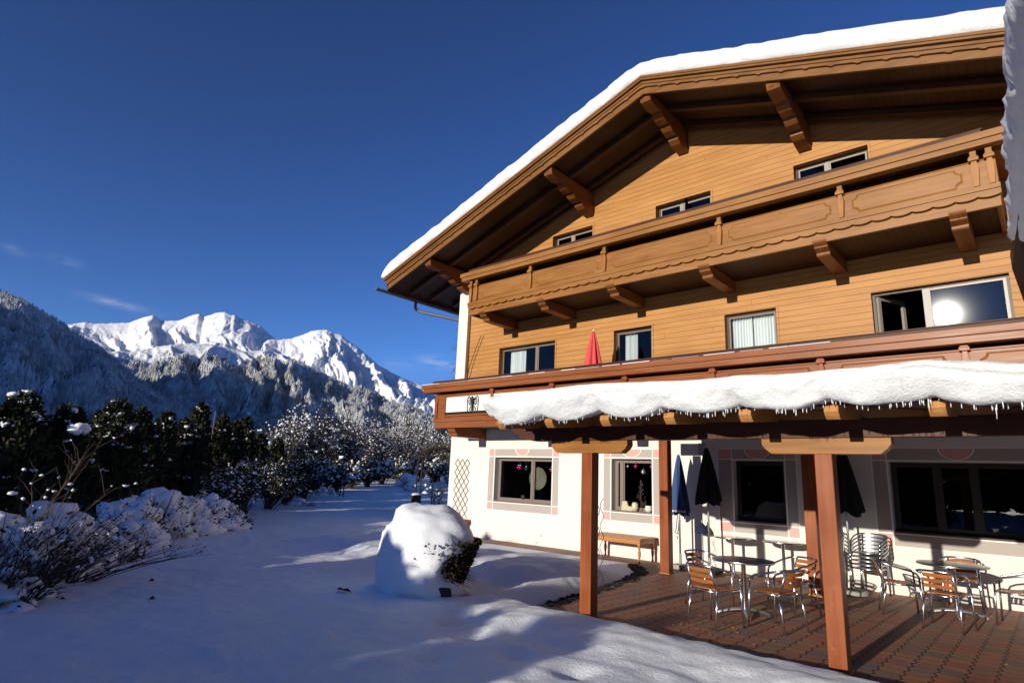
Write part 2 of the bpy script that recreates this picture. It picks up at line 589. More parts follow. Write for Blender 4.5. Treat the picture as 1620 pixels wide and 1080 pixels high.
def ground_base(x, y):
    """snow height without the cut-out of the terrace"""
    r = np.hypot(x, y)
    z = 0.15 + 0.033 * np.maximum(0, np.minimum(r, 64) - 14) + np.where(np.degrees(np.arctan2(x, y)) < -60, 0.052, 0.052) * np.clip((-54 - np.degrees(np.arctan2(x, y))) / 8, 0.15, 1) * np.maximum(0, np.minimum(r, 700) - 66)
    near = sstep(60, 25, r)
    z = z + near * (0.10 * (fbm(x * 0.5, y * 0.5, 3, 3) - 0.5) + 0.075 * (fbm(x * 1.6, y * 1.6, 3, 8) - 0.5) + 0.03 * (fbm(x * 6, y * 6, 2, 11) - 0.5))
    z = z + (1 - near) * sstep(60, 400, r) * 6 * (fbm(x / 90, y / 90, 3, 4) - 0.5)
    # raised bed between the shrub and the wall
    bed = sstep(0.0, 0.9, np.minimum(np.minimum(x + 12.9, -5.7 - x), np.minimum(y - 6.9, 12.3 - y)))
    z = z + 0.16 * bed * (0.75 + 0.5 * fbm(x * 1.1, y * 1.1, 2, 21))
    # it thins out towards the swept path along the wall
    z = z - (z - 0.03) * sstep(8.9, 10.6, y) * sstep(-13.6, -12.4, x) * sstep(-5.0, -6.0, x) * sstep(14, 12.8, y)
    # a soft bank along the front of the terrace
    z = z + 0.07 * np.exp(-((y - 5.7) / 0.55) ** 2) * sstep(-8, -5.4, x) * sstep(4, 2, x) * (0.6 + 0.8 * vnoise(x * 1.3, y * 0.8, 31))
    # snow heaped under the hedge
    hx = -9.2 - 1.45 * (y - 1.3)
    dd = (x - hx) / 1.76
    z = z + 0.35 * sstep(0.4, -2.2, dd) * sstep(60, 30, r)
    # old, filled-in footprints
    for (fx, fy) in FOOT:
        z = z - 0.075 * np.exp(-(((x - fx) / 0.16) ** 2 + ((y - fy) / 0.2) ** 2))
    return z


_rf = random.Random(5)
FOOT = [(-1.4 - 0.62 * i + _rf.uniform(-.1, .1), 3.2 + 0.36 * i + (0.16 if i % 2 else -0.16)) for i in range(7)] + \
       [(-4.2 - 0.5 * i + _rf.uniform(-.1, .1), 4.0 + 0.55 * i + (0.15 if i % 2 else -0.15)) for i in range(5)]


def ground_z(x, y):
    x, y = np.asarray(x, float), np.asarray(y, float)
    z = ground_base(x, y)
    d = poly_sdist(x, y, T_EDGE)
    k = np.clip(d / 0.34, 0, 1)
    z = -0.07 + (z + 0.07) * np.sqrt(np.clip(1 - (1 - k) ** 2, 0, 1))
    inh = (x > HOUSE_X0 + .05) & (x < HOUSE_X1) & (y > HOUSE_Y + 0.05) & (y < 24)
    return np.where(inh, -0.07, z)


def gz(x, y):
    return float(ground_z(np.array([x]), np.array([y]))[0])


def spaced(lo, hi, a, b, h, growth=1.13, lim=9000):
    core = list(np.arange(a, b + 1e-6, h))
    s, p, left = h, a, []
    while p > lo:
        s *= growth
        p -= s
        left.append(p)
    s, p, right = h, b, []
    while p < hi:
        s *= growth
        p += s
        right.append(p)
    return np.array(left[::-1] + core + right)


gx = spaced(-9000, 9000, -13.0, 0.6, 0.05)
gy = spaced(-9000, 9000, 1.0, 13.0, 0.05)
GX, GY = np.meshgrid(gx, gy)
GZ = ground_z(GX, GY)
nx, ny = len(gx), len(gy)
vs = np.stack([GX.ravel(), GY.ravel(), GZ.ravel()], 1)
idx = np.arange(nx * ny).reshape(ny, nx)
fs = np.stack([idx[:-1, :-1].ravel(), idx[:-1, 1:].ravel(), idx[1:, 1:].ravel(), idx[1:, :-1].ravel()], 1)
me = bpy.data.meshes.new('ground')
me.from_pydata(vs.tolist(), [], fs.tolist())
me.polygons.foreach_set('use_smooth', [True] * len(me.polygons))
me.materials.append(SNOW_GROUND)
go = bpy.data.objects.new('snow_ground', me)
COL.objects.link(go)
tag(go, 'snow covered lawn and garden running back to the valley', 'snowy ground', kind='structure')

# --- pavers
def paver_mat():
    t = NT('interlocking_pavers')
    tc = t.n('TexCoord')
    sp = t.n('SeparateXYZ')
    t.l(tc.outputs['Object'], sp.inputs[0])
    X, Y = sp.outputs[0], sp.outputs[1]
    wob = t.math('MULTIPLY', t.math('SINE', t.math('MULTIPLY', Y, 2 * math.pi / 0.20)), 0.015)
    u = t.math('DIVIDE', t.math('ADD', X, wob), 0.225)
    cu = t.math('FLOOR', u)
    fu = t.math('FRACT', u)
    off = t.math('MULTIPLY', t.math('FRACT', t.math('MULTIPLY', cu, 0.5)), 1.0)
    v = t.math('ADD', t.math('DIVIDE', Y, 0.20), off)
    cv = t.math('FLOOR', v)
    fv = t.math('FRACT', v)
    cmb = t.n('CombineXYZ')
    t.l(cu, cmb.inputs[0])
    t.l(cv, cmb.inputs[1])
    wn_ = t.n('TexWhiteNoise', noise_dimensions='2D')
    t.l(cmb.outputs[0], wn_.inputs['Vector'])
    col = t.ramp(wn_.outputs['Value'], [(0.0, (0.36, 0.125, 0.072)), (0.3, (0.45, 0.18, 0.10)), (0.55, (0.33, 0.18, 0.115)), (0.75, (0.20, 0.16, 0.145)), (0.9, (0.52, 0.13, 0.07)), (1.0, (0.42, 0.22, 0.10))])
    nz = t.noise(t.coords((1.6, 7, 1)), 3.0, 5, 0.65)
    col = t.mix(t.math('MULTIPLY', nz, 0.5), col, (0.10, 0.065, 0.05))
    stain = t.noise(t.coords((1, 1, 1)), 0.9, 4, 0.6)
    col = t.mix(t.math('MULTIPLY', stain, 0.4), col, (0.15, 0.10, 0.07))
    du = t.math('MULTIPLY', t.math('SUBTRACT', 0.5, t.math('ABSOLUTE', t.math('SUBTRACT', fu, 0.5))), 0.225)
    dv = t.math('MULTIPLY', t.math('SUBTRACT', 0.5, t.math('ABSOLUTE', t.math('SUBTRACT', fv, 0.5))), 0.20)
    ju = t.math('LESS_THAN', du, 0.009)
    jv = t.math('MULTIPLY', t.math('LESS_THAN', dv, 0.006), 0.8)
    j = t.math('MAXIMUM', ju, jv)
    col = t.mix(t.math('MULTIPLY', j, 0.85), col, (0.012, 0.009, 0.007))
    h = t.math('SUBTRACT', t.math('MULTIPLY', nz, 0.25), j)
    t.bump(h, 0.6, 0.012)
    return t.set(col=col, rough=0.62, spec=0.3)


M_PAVER = paver_mat()
mb = MB()
mb.prism(T_EDGE, 'z', -0.06, 0.0)
tag(mb.build('terrace_paving', M_PAVER), 'red brown interlocking paving of the terrace and the path along the wall', 'paving', kind='structure')
# dark soil fringe along the left terrace edge
mb = MB()
rr = random.Random(3)
for i in range(260):
    s = rr.random()
    k = s * 4
    i0 = min(3, int(k))
    a, b = T_EDGE[2 + i0], T_EDGE[3 + i0]
    f = k - i0
    x, y = a[0] + (b[0] - a[0]) * f, a[1] + (b[1] - a[1]) * f
    if x < -7.2:
        continue
    mb.ball((x + rr.uniform(-0.02, 0.2), y + rr.uniform(-.1, .1), 0.0), rr.uniform(0.02, 0.055), 1, 0.3, (1.3, 1.3, 0.55), rng=rr)
tag(mb.build('soil_edging', M_SOIL), 'dark crumbly soil along the left edge of the paving', 'soil', kind='stuff')
# fallen leaves on the paving
def leaf_bits(n, boxes, name, mat, label):
    mb = MB()
    r2 = random.Random(9)
    for i in range(n):
        bx = boxes[i % len(boxes)]
        x, y = r2.uniform(bx[0], bx[1]), r2.uniform(bx[2], bx[3])
        a, s = r2.uniform(0, 6.28), r2.uniform(0.015, 0.04)
        dx, dy = math.cos(a) * s, math.sin(a) * s
        z = 0.006
        mb.add([(x - dx, y - dy, z), (x + dy * .5, y - dx * .5, z + r2.uniform(.003, .014)), (x + dx, y + dy, z + r2.uniform(0, .012)), (x - dy * .5, y + dx * .5, z)], [(0, 1, 2, 3)])
    tag(mb.build(name, mat), label, 'leaves', kind='stuff')


leaf_bits(90, [(-5.2, 0.5, 6.7, 12.6), (-1.3, -0.3, 10.6, 12.0), (-3.8, -2.6, 7.2, 8.2)], 'fallen_leaves', mat_plain('dry_leaf', (0.30, 0.17, 0.06), 0.8, var=0.4, scale=30), 'small dry leaves scattered over the terrace paving')
# dark leaf bits lying on the snow
mb = MB()
for (px, py, s) in ((545, 938, .13), (536, 937, .08), (240, 916, .05), (240, 949, .05), (552, 770, .12), (560, 770, .1)):
    a, e = pol(px, py)
    d = 1.55 / max(0.02, -math.tan(e))
    if d > 25:
        d = 31
    x, y = math.sin(a) * d, math.cos(a) * d
    z = gz(x, y)
    mb.add([(x - s, y, z + .02), (x, y - s * .35, z + .045), (x + s, y + .02, z + .02), (x, y + s * .35, z + .05)], [(0, 1, 2, 3)])
    mb.add([(x - s * .6, y + .05, z + .01), (x, y, z + .06), (x + s * .5, y - .05, z + .02)], [(0, 1, 2)])
tag(mb.build('twig_litter', M_TWIG), 'a few dark leaves and twigs lying on the snow', 'leaves', kind='stuff')

# ------------------------------------------------------------------ mountains: each one a relief sheet between its foot and its ridge
def profile(pts):
    A, E = zip(*sorted(pol(*p) for p in pts))
    return np.array(A), np.tan(np.array(E))


def mountain(name, prof, R0, B0, mat, az0, az1, nA, nT, zfoot, amp, seed, power=1.0, spur=6.0, back=0.8, label='', lat=1.0):
    """R0,B0: functions az(deg)->ridge / foot distance"""
    A, TE = prof
    az = np.radians(np.linspace(az0, az1, nA))
    te = np.interp(az, A, TE)
    azd = np.degrees(az)
    R, B = R0(azd), B0(azd)
    ts = np.concatenate([np.linspace(0, 1, nT), 1 + np.linspace(0.03, 1, 14) ** 1.3])
    T, AZ = np.meshgrid(ts, az)
    Rr, Br = R[:, None], B[:, None]
    Hr = (EYE + te * R)[:, None]
    r = Br + (Rr - Br) * np.minimum(T, 1) + np.maximum(T - 1, 0) * 0.8 * Rr
    AZD = np.degrees(AZ)
    z = zfoot + (Hr - zfoot) * np.minimum(T, 1) ** power
    z = z - np.maximum(T - 1, 0) * back * 0.8 * Rr
    env = np.sin(np.pi * np.clip(T, 0, 1)) ** 0.8 * (T <= 1) * np.clip((Hr - zfoot) / (0.6 * (Hr - zfoot).max()), 0.05, 1)
    u = AZD * lat
    warp = 2.0 * (fbm(u * 0.25, T * 3, 3, seed + 7) - 0.5)
    n1 = fbm((u + warp * 2) * spur * 0.1, T * 1.4 + 3, 5, seed, ridged=True) - 0.6
    n2 = fbm(u * spur * 0.25 + warp * 2, T * 5, 4, seed + 40, ridged=True) - 0.6
    n3 = fbm(u * 3.0, T * 22, 4, seed + 90) - 0.5
    z = z + env * amp * (n1 * 1.0 + n2 * 0.30 + n3 * 0.10)
    edge = np.exp(-((T - 1) / 0.02) ** 2) * amp * 0.05 * (fbm(AZD * 6, AZD * 0 + 2, 4, seed + 5)[:, :] - 0.5)
    z = z + edge
    z = np.maximum(z, -40)
    X, Y = np.sin(AZ) * r, np.cos(AZ) * r
    nA_, nT_ = X.shape
    idx = np.arange(nA_ * nT_).reshape(nA_, nT_)
    fs = np.stack([idx[:-1, :-1].ravel(), idx[1:, :-1].ravel(), idx[1:, 1:].ravel(), idx[:-1, 1:].ravel()], 1)
    me = bpy.data.meshes.new(name)
    me.from_pydata(np.stack([X.ravel(), Y.ravel(), z.ravel()], 1).tolist(), [], fs.tolist())
    me.polygons.foreach_set('use_smooth', [True] * len(me.polygons))
    me.materials.append(mat)
    o = bpy.data.objects.new(name, me)
    COL.objects.link(o)
    tag(o, label, 'mountain', kind='structure')
    return dict(X=X, Y=Y, Z=z, T=T, AZ=AZD, Hr=Hr)


def mat_mountain(name, rock, rockamt, scale):
    t = NT(name)
    c = t.coords((scale, scale, scale))
    g = t.n('NewGeometry')
    sp = t.n('SeparateXYZ')
    t.l(g.outputs['Normal'], sp.inputs[0])
    nz = t.noise(c, 1.0, 8, 0.65)
    n2 = t.noise(c, 6.0, 6, 0.7)
    steep = t.math('SUBTRACT', 1.0, sp.outputs[2])
    k = t.math('ADD', t.math('MULTIPLY', steep, 1.3), t.math('ADD', t.math('MULTIPLY', nz, 0.6), t.math('MULTIPLY', n2, 0.45)))
    f = t.n('MapRange', interpolation_type='SMOOTHSTEP')
    f.inputs[1].default_value = rockamt
    f.inputs[2].default_value = rockamt + 0.16
    t.l(k, f.inputs[0])
    t.bump(t.math('ADD', nz, t.math('MULTIPLY', n2, 0.5)), 0.5, 40.0 )
    return t.set(col=t.mix(f.outputs[0], (0.84, 0.85, 0.87), rock), rough=0.8, spec=0.1)


M_PEAK = mat_mountain('snow_peak', (0.16, 0.15, 0.15), 1.3, 1 / 180)
M_SLOPE = mat_mountain('wooded_slope_ground', (0.12, 0.12, 0.12), 0.95, 1 / 120)


def mat_frosted_wood():
    t = NT('frosted_forest')
    c = t.coords((1 / 30, 1 / 30, 1 / 30))
    n1 = t.noise(c, 1.0, 4, 0.6)
    n2 = t.noise(t.coords((1 / 160,) * 3), 1.0, 4, 0.6)
    k = t.math('ADD', t.math('MULTIPLY', n1, 0.8), t.math('MULTIPLY', n2, 0.5))
    col = t.ramp(k, [(0.42, (0.14, 0.145, 0.135)), (0.60, (0.30, 0.305, 0.30)), (0.82, (0.60, 0.61, 0.62))])
    return t.set(col=col, rough=0.9, spec=0.05)


M_FOREST = mat_frosted_wood()

LEFT = [(-180, 425), (-100, 425), (-50, 440), (0, 460), (30, 472), (60, 490), (105, 517), (140, 540), (170, 562), (215, 598), (260, 632), (300, 655), (345, 678), (400, 700), (450, 722), (520, 760)]
MID = [(-100, 640), (60, 590), (110, 560), (170, 556), (205, 556), (240, 550), (270, 545), (300, 543), (335, 545), (365, 551), (392, 556), (420, 553), (440, 558), (470, 570), (510, 589), (545, 606), (580, 620), (615, 634), (660, 652), (720, 676), (900, 720)]
PEAK1 = [(-60, 560), (60, 530), (105, 513), (125, 511), (135, 509), (148, 512), (180, 511), (205, 510), (215, 506), (230, 501), (242, 498), (255, 507), (268, 507), (282, 507), (305, 498), (315, 496), (322, 501), (335, 497), (345, 494), (356, 493), (366, 499), (372, 498), (378, 503), (395, 508), (412, 515), (417, 520), (432, 533), (450, 550), (480, 575), (560, 640)]
PEAK2 = [(330, 575), (370, 550), (400, 541), (425, 537), (445, 537), (462, 535), (478, 529), (492, 524), (505, 521.5), (518, 521.5), (528, 527), (540, 530), (552, 540), (562, 545), (575, 556), (588, 568), (600, 578), (625, 592), (645, 601), (662, 607), (700, 622), (760, 650), (860, 690)]
_A, _TE = profile(LEFT)
_A = np.concatenate([np.radians([-128, -118, -110, -103]), _A[_A > math.radians(-98)]])
_TE = np.concatenate([np.tan(np.radians([15, 15, 14.5, 14])), _TE[-(len(_A) - 4):]])
hl = mountain('mountain_slope', (_A, _TE), lambda a: np.interp(a, [-125, -105, -93, -84, -70, -60, -50], [1000, 1200, 1540, 1560, 1280, 1000, 900]), lambda a: np.interp(a, [-125, -110, -95, -84, -70, -60, -50], [150, 190, 280, 440, 500, 520, 520]), M_SLOPE, -125, -54, 520, 100, 22, 45, 11, 1.0, 6, back=1.8, label='steep forested mountainside at the left in full shade')
hm = mountain('mountain_slope', profile(MID), lambda a: np.interp(a, [-90, -76, -70, -65, -60, -50, -40], [2000, 2000, 2050, 2100, 2050, 1700, 1400]), lambda a: np.interp(a, [-90, -70, -60, -50, -40], [1250, 1250, 1200, 900, 700]), M_SLOPE, -88, -38, 520, 110, 24, 110, 23, 1.0, 6, back=0.5, label='frosted forest ridge below the two white summits')
h1 = mountain('mountain', profile(PEAK1), lambda a: np.interp(a, [-90, -80, -74, -68, -60], [6300, 6160, 5740, 5040, 4900]), lambda a: a * 0 + 3000, M_PEAK, -86, -56, 460, 120, 280, 165, 37, 1.1, 4, back=0.6, label='broad snow summit with a shaded right flank, the higher peak at left')
h2 = mountain('mountain', profile(PEAK2), lambda a: np.interp(a, [-72, -64, -60, -50, -40], [4900, 4480, 4200, 3360, 2800]), lambda a: np.interp(a, [-72, -64, -60, -50, -40], [2800, 2590, 2450, 2030, 1750]), M_PEAK, -70, -38, 460, 120, 175, 190, 51, 1.05, 5, back=0.6, label='pointed snow summit right of the gap, falling towards the chalet')

# unseen ridge added behind the camera to cut fill light (it shows in the window panes and keeps the low sky off the wall)
_S = (np.radians(np.array([95., 120, 150, 175, 190, 215, 240])), np.tan(np.radians(np.array([7., 9.5, 9.0, 8.6, 8.8, 9.8, 9.0]))))
mountain('mountain_slope', _S, lambda a: a * 0 + 1900, lambda a: a * 0 + 500, mat_mountain('shaded_wood_ground', (0.03, 0.035, 0.035), 0.25, 1 / 60), 95, 240, 200, 30, 10, 40, 61, 1.0, 6, back=.5, label='unseen dark ridge added behind the viewer to block low sky light')


def forest(name, h, n, keep, hmin, hmax, seed, label):
    rs = np.random.RandomState(seed)
    nA_, nT_ = h['X'].shape
    ai, ti = rs.rand(n) * (nA_ - 1.01), rs.rand(n) * (np.argmax(h['T'][0] >= 1) - 0.01)
    a0, t0 = ai.astype(int), ti.astype(int)
    fa, ft = ai - a0, ti - t0

    def S(G):
        return (G[a0, t0] * (1 - fa) + G[a0 + 1, t0] * fa) * (1 - ft) + (G[a0, t0 + 1] * (1 - fa) + G[a0 + 1, t0 + 1] * fa) * ft
    x, y, z, az, tt = S(h['X']), S(h['Y']), S(h['Z']), S(h['AZ']), S(h['T'])
    k = keep(az, tt, x, y, rs)
    x, y, z = x[k], y[k], z[k]
    n = len(x)
    hh = hmin + (hmax - hmin) * rs.rand(n)
    rad = hh * (0.2 + 0.1 * rs.rand(n))
    ph = rs.rand(n) * 6.28
    V = np.zeros((n, 7, 3))
    for i in range(5):
        th = ph + i * 2 * math.pi / 5
        V[:, i, 0], V[:, i, 1], V[:, i, 2] = x + np.cos(th) * rad, y + np.sin(th) * rad, z + hh * 0.08 * (i % 2)
    V[:, 5] = np.stack([x, y, z + hh], 1)
    b = np.arange(n)[:, None] * 7
    F = np.concatenate([np.stack([b[:, 0] + i, b[:, 0] + (i + 1) % 5, b[:, 0] + 5], 1) for i in range(5)])
    me = bpy.data.meshes.new(name)
    me.from_pydata(V.reshape(-1, 3).tolist(), [], F.tolist())
    me.materials.append(M_FOREST)
    o = bpy.data.objects.new(name, me)
    COL.objects.link(o)
    tag(o, label, 'forest', kind='stuff')


def keep_left(az, t, x, y, rs):
    return (rs.rand(len(az)) < 0.35 + 0.9 * fbm(az * 0.6, t * 8, 3, 5)) & (t > 0.02)


def keep_mid(az, t, x, y, rs):
    line = 0.985 - 0.22 * np.exp(-((az + 68) / 5.0) ** 2) - 0.10 * np.exp(-((az + 75) / 3.0) ** 2)
    p = sstep(line + 0.04, line - 0.12, t + 0.22 * (fbm(az * 0.9, t * 7, 4, 77) - 0.5))
    clear = fbm(az * 1.3 + 5, t * 5, 3, 91)
    p = p * (1 - 0.85 * sstep(0.62, 0.70, clear))
    return (rs.rand(len(az)) < p) & (t > 0.02)


forest('mountain_forest', hl, 44000, keep_left, 5, 9, 3, 'frosted conifers covering the shaded slope at left')
forest('mountain_forest', hm, 52000, keep_mid, 9, 15, 4, 'frosted conifers covering the ridge below the summits')
# ------------------------------------------------------------------ the chalet
WALL_Y, CLAD_Y = 12.82, 12.95
LX, RXT = -13.96, 3.0                     # left corner, right end (outside the frame)
APX, APZ, SLOPE = -6.13, 10.43, 0.33      # lower edge of the bargeboard: apex and pitch
ROOF_Y0, ROOF_Y1 = 10.85, 23.5
EAVE_L, EAVE_R = -15.42, 3.4
BACK_Y = 22.5


def roof_z(x):
    return APZ - SLOPE * abs(x - APX)


house = thing('alpine_chalet', 'large timber and white plaster alpine chalet with two carved balconies under a snowy gable roof', 'house', (-6.0, 16.0, 0))


def clip(poly, f):
    out = []
    for i, p in enumerate(poly):
        q = poly[(i + 1) % len(poly)]
        a, b = f(p), f(q)
        if a >= 0:
            out.append(p)
        if a * b < 0:
            t = a / (a - b)
            out.append((p[0] + (q[0] - p[0]) * t, p[1] + (q[1] - p[1]) * t))
    return out


def wall_panel(mb, x0, x1, z0, z1, holes, y, depth, clipf=(), mi=0):
    xs = sorted({x0, x1} | {h[0] for h in holes} | {h[1] for h in holes})
    zs = sorted({z0, z1} | {h[2] for h in holes} | {h[3] for h in holes})
    for i in range(len(xs) - 1):
        for j in range(len(zs) - 1):
            cx, cz = (xs[i] + xs[i + 1]) / 2, (zs[j] + zs[j + 1]) / 2
            if any(h[0] < cx < h[1] and h[2] < cz < h[3] for h in holes):
                continue
            p = [(xs[i], zs[j]), (xs[i + 1], zs[j]), (xs[i + 1], zs[j + 1]), (xs[i], zs[j + 1])]
            for f in clipf:
                p = clip(p, f)
                if len(p) < 3:
                    break
            if len(p) < 3:
                continue
            mb.add([(a, y, b) for a, b in p], [tuple(range(len(p)))], mi)
            mb.add([(a, y + depth, b) for a, b in p], [tuple(range(len(p)))[::-1]], mi)
    for (a, b, c, d) in holes:
        mb.add([(a, y, c), (b, y, c), (b, y + depth, c), (a, y + depth, c)], [(0, 1, 2, 3)], mi)
        mb.add([(a, y, d), (b, y, d), (b, y + depth, d), (a, y + depth, d)], [(3, 2, 1, 0)], mi)
        mb.add([(a, y, c), (a, y, d), (a, y + depth, d), (a, y + depth, c)], [(0, 1, 2, 3)], mi)
        mb.add([(b, y, c), (b, y, d), (b, y + depth, d), (b, y + depth, c)], [(3, 2, 1, 0)], mi)


LOW = [(-12.06, -9.99, 1.06, 2.255), (-8.15, -7.055, 1.045, 2.255), (-5.14, -4.11, 1.03, 2.25), (-2.29, 1.2, 1.06, 2.262)]
UP = [(-12.20, -10.08, 4.36, 5.49), (-8.17, -7.08, 4.36, 5.50), (-5.25, -4.12, 4.36, 5.49), (-2.33, -0.24, 4.36, 5.49)]
ATT = [(-10.26, -8.87, 7.5, 8.62), (-6.93, -5.47, 7.5, 8.63), (-3.58, -2.14, 7.5, 8.63)]

mb = MB()
wall_panel(mb, LX, RXT, -0.4, 4.2, LOW, WALL_Y, 0.30)
mb.add([(LX, WALL_Y, -0.4), (LX, BACK_Y, -0.4), (LX, BACK_Y, 7.78), (LX, WALL_Y + 0.135, 7.78), (LX, WALL_Y + 0.135, 4.2), (LX, WALL_Y, 4.2)], [(0, 1, 2, 3, 4, 5)])
mb.add([(RXT, WALL_Y, -0.4), (RXT, BACK_Y, -0.4), (RXT, BACK_Y, 7.4), (RXT, WALL_Y, 7.4)], [(3, 2, 1, 0)])
mb.add([(LX, BACK_Y, -0.4), (RXT, BACK_Y, -0.4), (RXT, BACK_Y, 7.4), (APX, BACK_Y, 10.5), (LX, BACK_Y, 7.78)], [(0, 1, 2, 3, 4)])
tag(mb.build('plaster_wall', M_STUCCO, house))
mb = MB()
mb.box(LX - 0.004, -13.545, WALL_Y - 0.003, WALL_Y + 0.2, 4.2, 7.95)
mb.build('corner_pillar', M_STUCCO, house, bevel=0.012)
mb = MB()
cf = (lambda p: (APZ + 0.16) - SLOPE * abs(p[0] - APX) - p[1],)
# split at the apex so that the clip stays convex
wall_panel(mb, -13.52, APX, 3.3, 11.0, UP[:2] + ATT[:1] + [(-6.93, APX, 7.5, 8.63)], CLAD_Y, 0.16, (lambda p: (APZ + 0.16) + SLOPE * (p[0] - APX) - p[1],))
wall_panel(mb, APX, RXT, 3.3, 11.0, UP[2:] + [(APX, -5.47, 7.5, 8.63), ATT[2]], CLAD_Y, 0.16, (lambda p: (APZ + 0.16) - SLOPE * (p[0] - APX) - p[1],))
clad = mb.build('timber_cladding', M_CLAD, house)
mb = MB()
rj = random.Random(14)
for _ in range(46):
    x, k = rj.uniform(-13.2, -.3), rj.randrange(34, 78)
    z = k * .128
    if any(a - .1 < x < b + .1 and c - .2 < z < d + .1 for a, b, c, d in UP + ATT) or z > APZ - .3 - SLOPE * abs(x - APX):
        continue
    mb.box(x - .002, x + .002, CLAD_Y - .002, CLAD_Y + .002, z + .008, z + .122)
tag(mb.build('board_joints', M_BEAM, clad), kind='stuff')
# floors and partition inside, so that the rooms are rooms
mb = MB()
for z in (-0.3, 3.15, 6.25):
    mb.box(LX + .05, RXT - .05, 13.2, BACK_Y - .1, z, z + 0.22)
for x in (-9.4, -6.2, -3.2):
    mb.box(x, x + 0.12, 13.2, BACK_Y - .1, -0.08, 7.0)
mb.box(LX + .05, RXT - .05, 17.5, 17.6, -0.08, 8.5)
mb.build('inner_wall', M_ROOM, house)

# --- windows
def curtain(win, x0, x1, z0, z1, y, folds=9, amp=0.035):
    mb = MB()
    n = folds * 8
    vs, fs = [], []
    for i in range(n + 1):
        f = i / n
        x = x0 + (x1 - x0) * f
        dy = amp * math.sin(f * folds * 2 * math.pi + 0.6 * math.sin(9 * f)) + 0.012 * math.sin(f * 41)
        for z, k in ((z0, 1.2), ((z0 + z1) / 2, 1.0), (z1, 0.7)):
            vs.append((x, y + dy * k, z))
    for i in range(n):
        for j in range(2):
            fs.append((i * 3 + j, i * 3 + 3 + j, i * 3 + 4 + j, i * 3 + 1 + j))
    mb.add(vs, fs)
    return mb.build('curtain', M_CURTAIN, win, smooth=True)


def window(hole, y, mulls=(), frame=M_FRAME, glass=M_GLASS, fw=0.055, trim=True, sash=M_FRAME_GREY, inset=0.11, curtains=()):
    x0, x1, z0, z1 = hole
    win = MB()
    e = 0.003
    yf = y + inset
    for (a, b, c, d) in ((x0 + e, x0 + fw, z0 + e, z1 - e), (x1 - fw, x1 - e, z0 + e, z1 - e), (x0 + fw, x1 - fw, z0 + e, z0 + fw), (x0 + fw, x1 - fw, z1 - fw, z1 - e)):
        win.box(a, b, yf, yf + 0.06, c, d)
    w = win.build('window', frame, house)
    if trim:
        t = MB()
        q = 0.045
        for (a, b, c, d) in ((x0 - q, x0, z0 - q, z1 + q), (x1, x1 + q, z0 - q, z1 + q), (x0, x1, z1, z1 + q), (x0, x1, z0 - q, z0)):
            t.box(a, b, y - 0.016, y + 0.01, c, d)
        t.build('casing', M_CLAD, w)
    edges = [x0 + fw] + list(mulls) + [x1 - fw]
    s = MB()
    hw = 0.035
    for m_ in mulls:
        s.box(m_ - hw, m_ + hw, yf - 0.012, yf + 0.05, z0 + fw, z1 - fw)
    g = 0.03
    for i in range(len(edges) - 1):
        a = edges[i] + (hw if i else 0)
        b = edges[i + 1] - (hw if i < len(edges) - 2 else 0)
        for (p, q, r_, s_) in ((a, a + g, z0 + fw, z1 - fw), (b - g, b, z0 + fw, z1 - fw), (a + g, b - g, z0 + fw, z0 + fw + g), (a + g, b - g, z1 - fw - g, z1 - fw)):
            s.box(p, q, yf + 0.004, yf + 0.045, r_, s_)
    s.build('sash', sash, w)
    for i in range(len(edges) - 1):
        a, b = edges[i], edges[i + 1]
        p = MB()
        p.add([(a, yf + 0.03, z0 + fw), (b, yf + 0.03, z0 + fw), (b, yf + 0.03, z1 - fw), (a, yf + 0.03, z1 - fw)], [(0, 1, 2, 3)])
        p.build('pane', glass, w)
    for c in curtains:
        curtain(w, *c)
    return w


window(UP[0], CLAD_Y, (-10.82,), curtains=[(-11.95, -11.35, 4.4, 5.40, 13.2)])
window(UP[1], CLAD_Y, (), curtains=[(-7.98, -7.62, 4.4, 5.42, 13.2)])
window(UP[2], CLAD_Y, (), curtains=[(-5.17, -4.72, 4.4, 5.42, 13.19, 7), (-4.70, -4.18, 4.4, 5.42, 13.2, 8)])
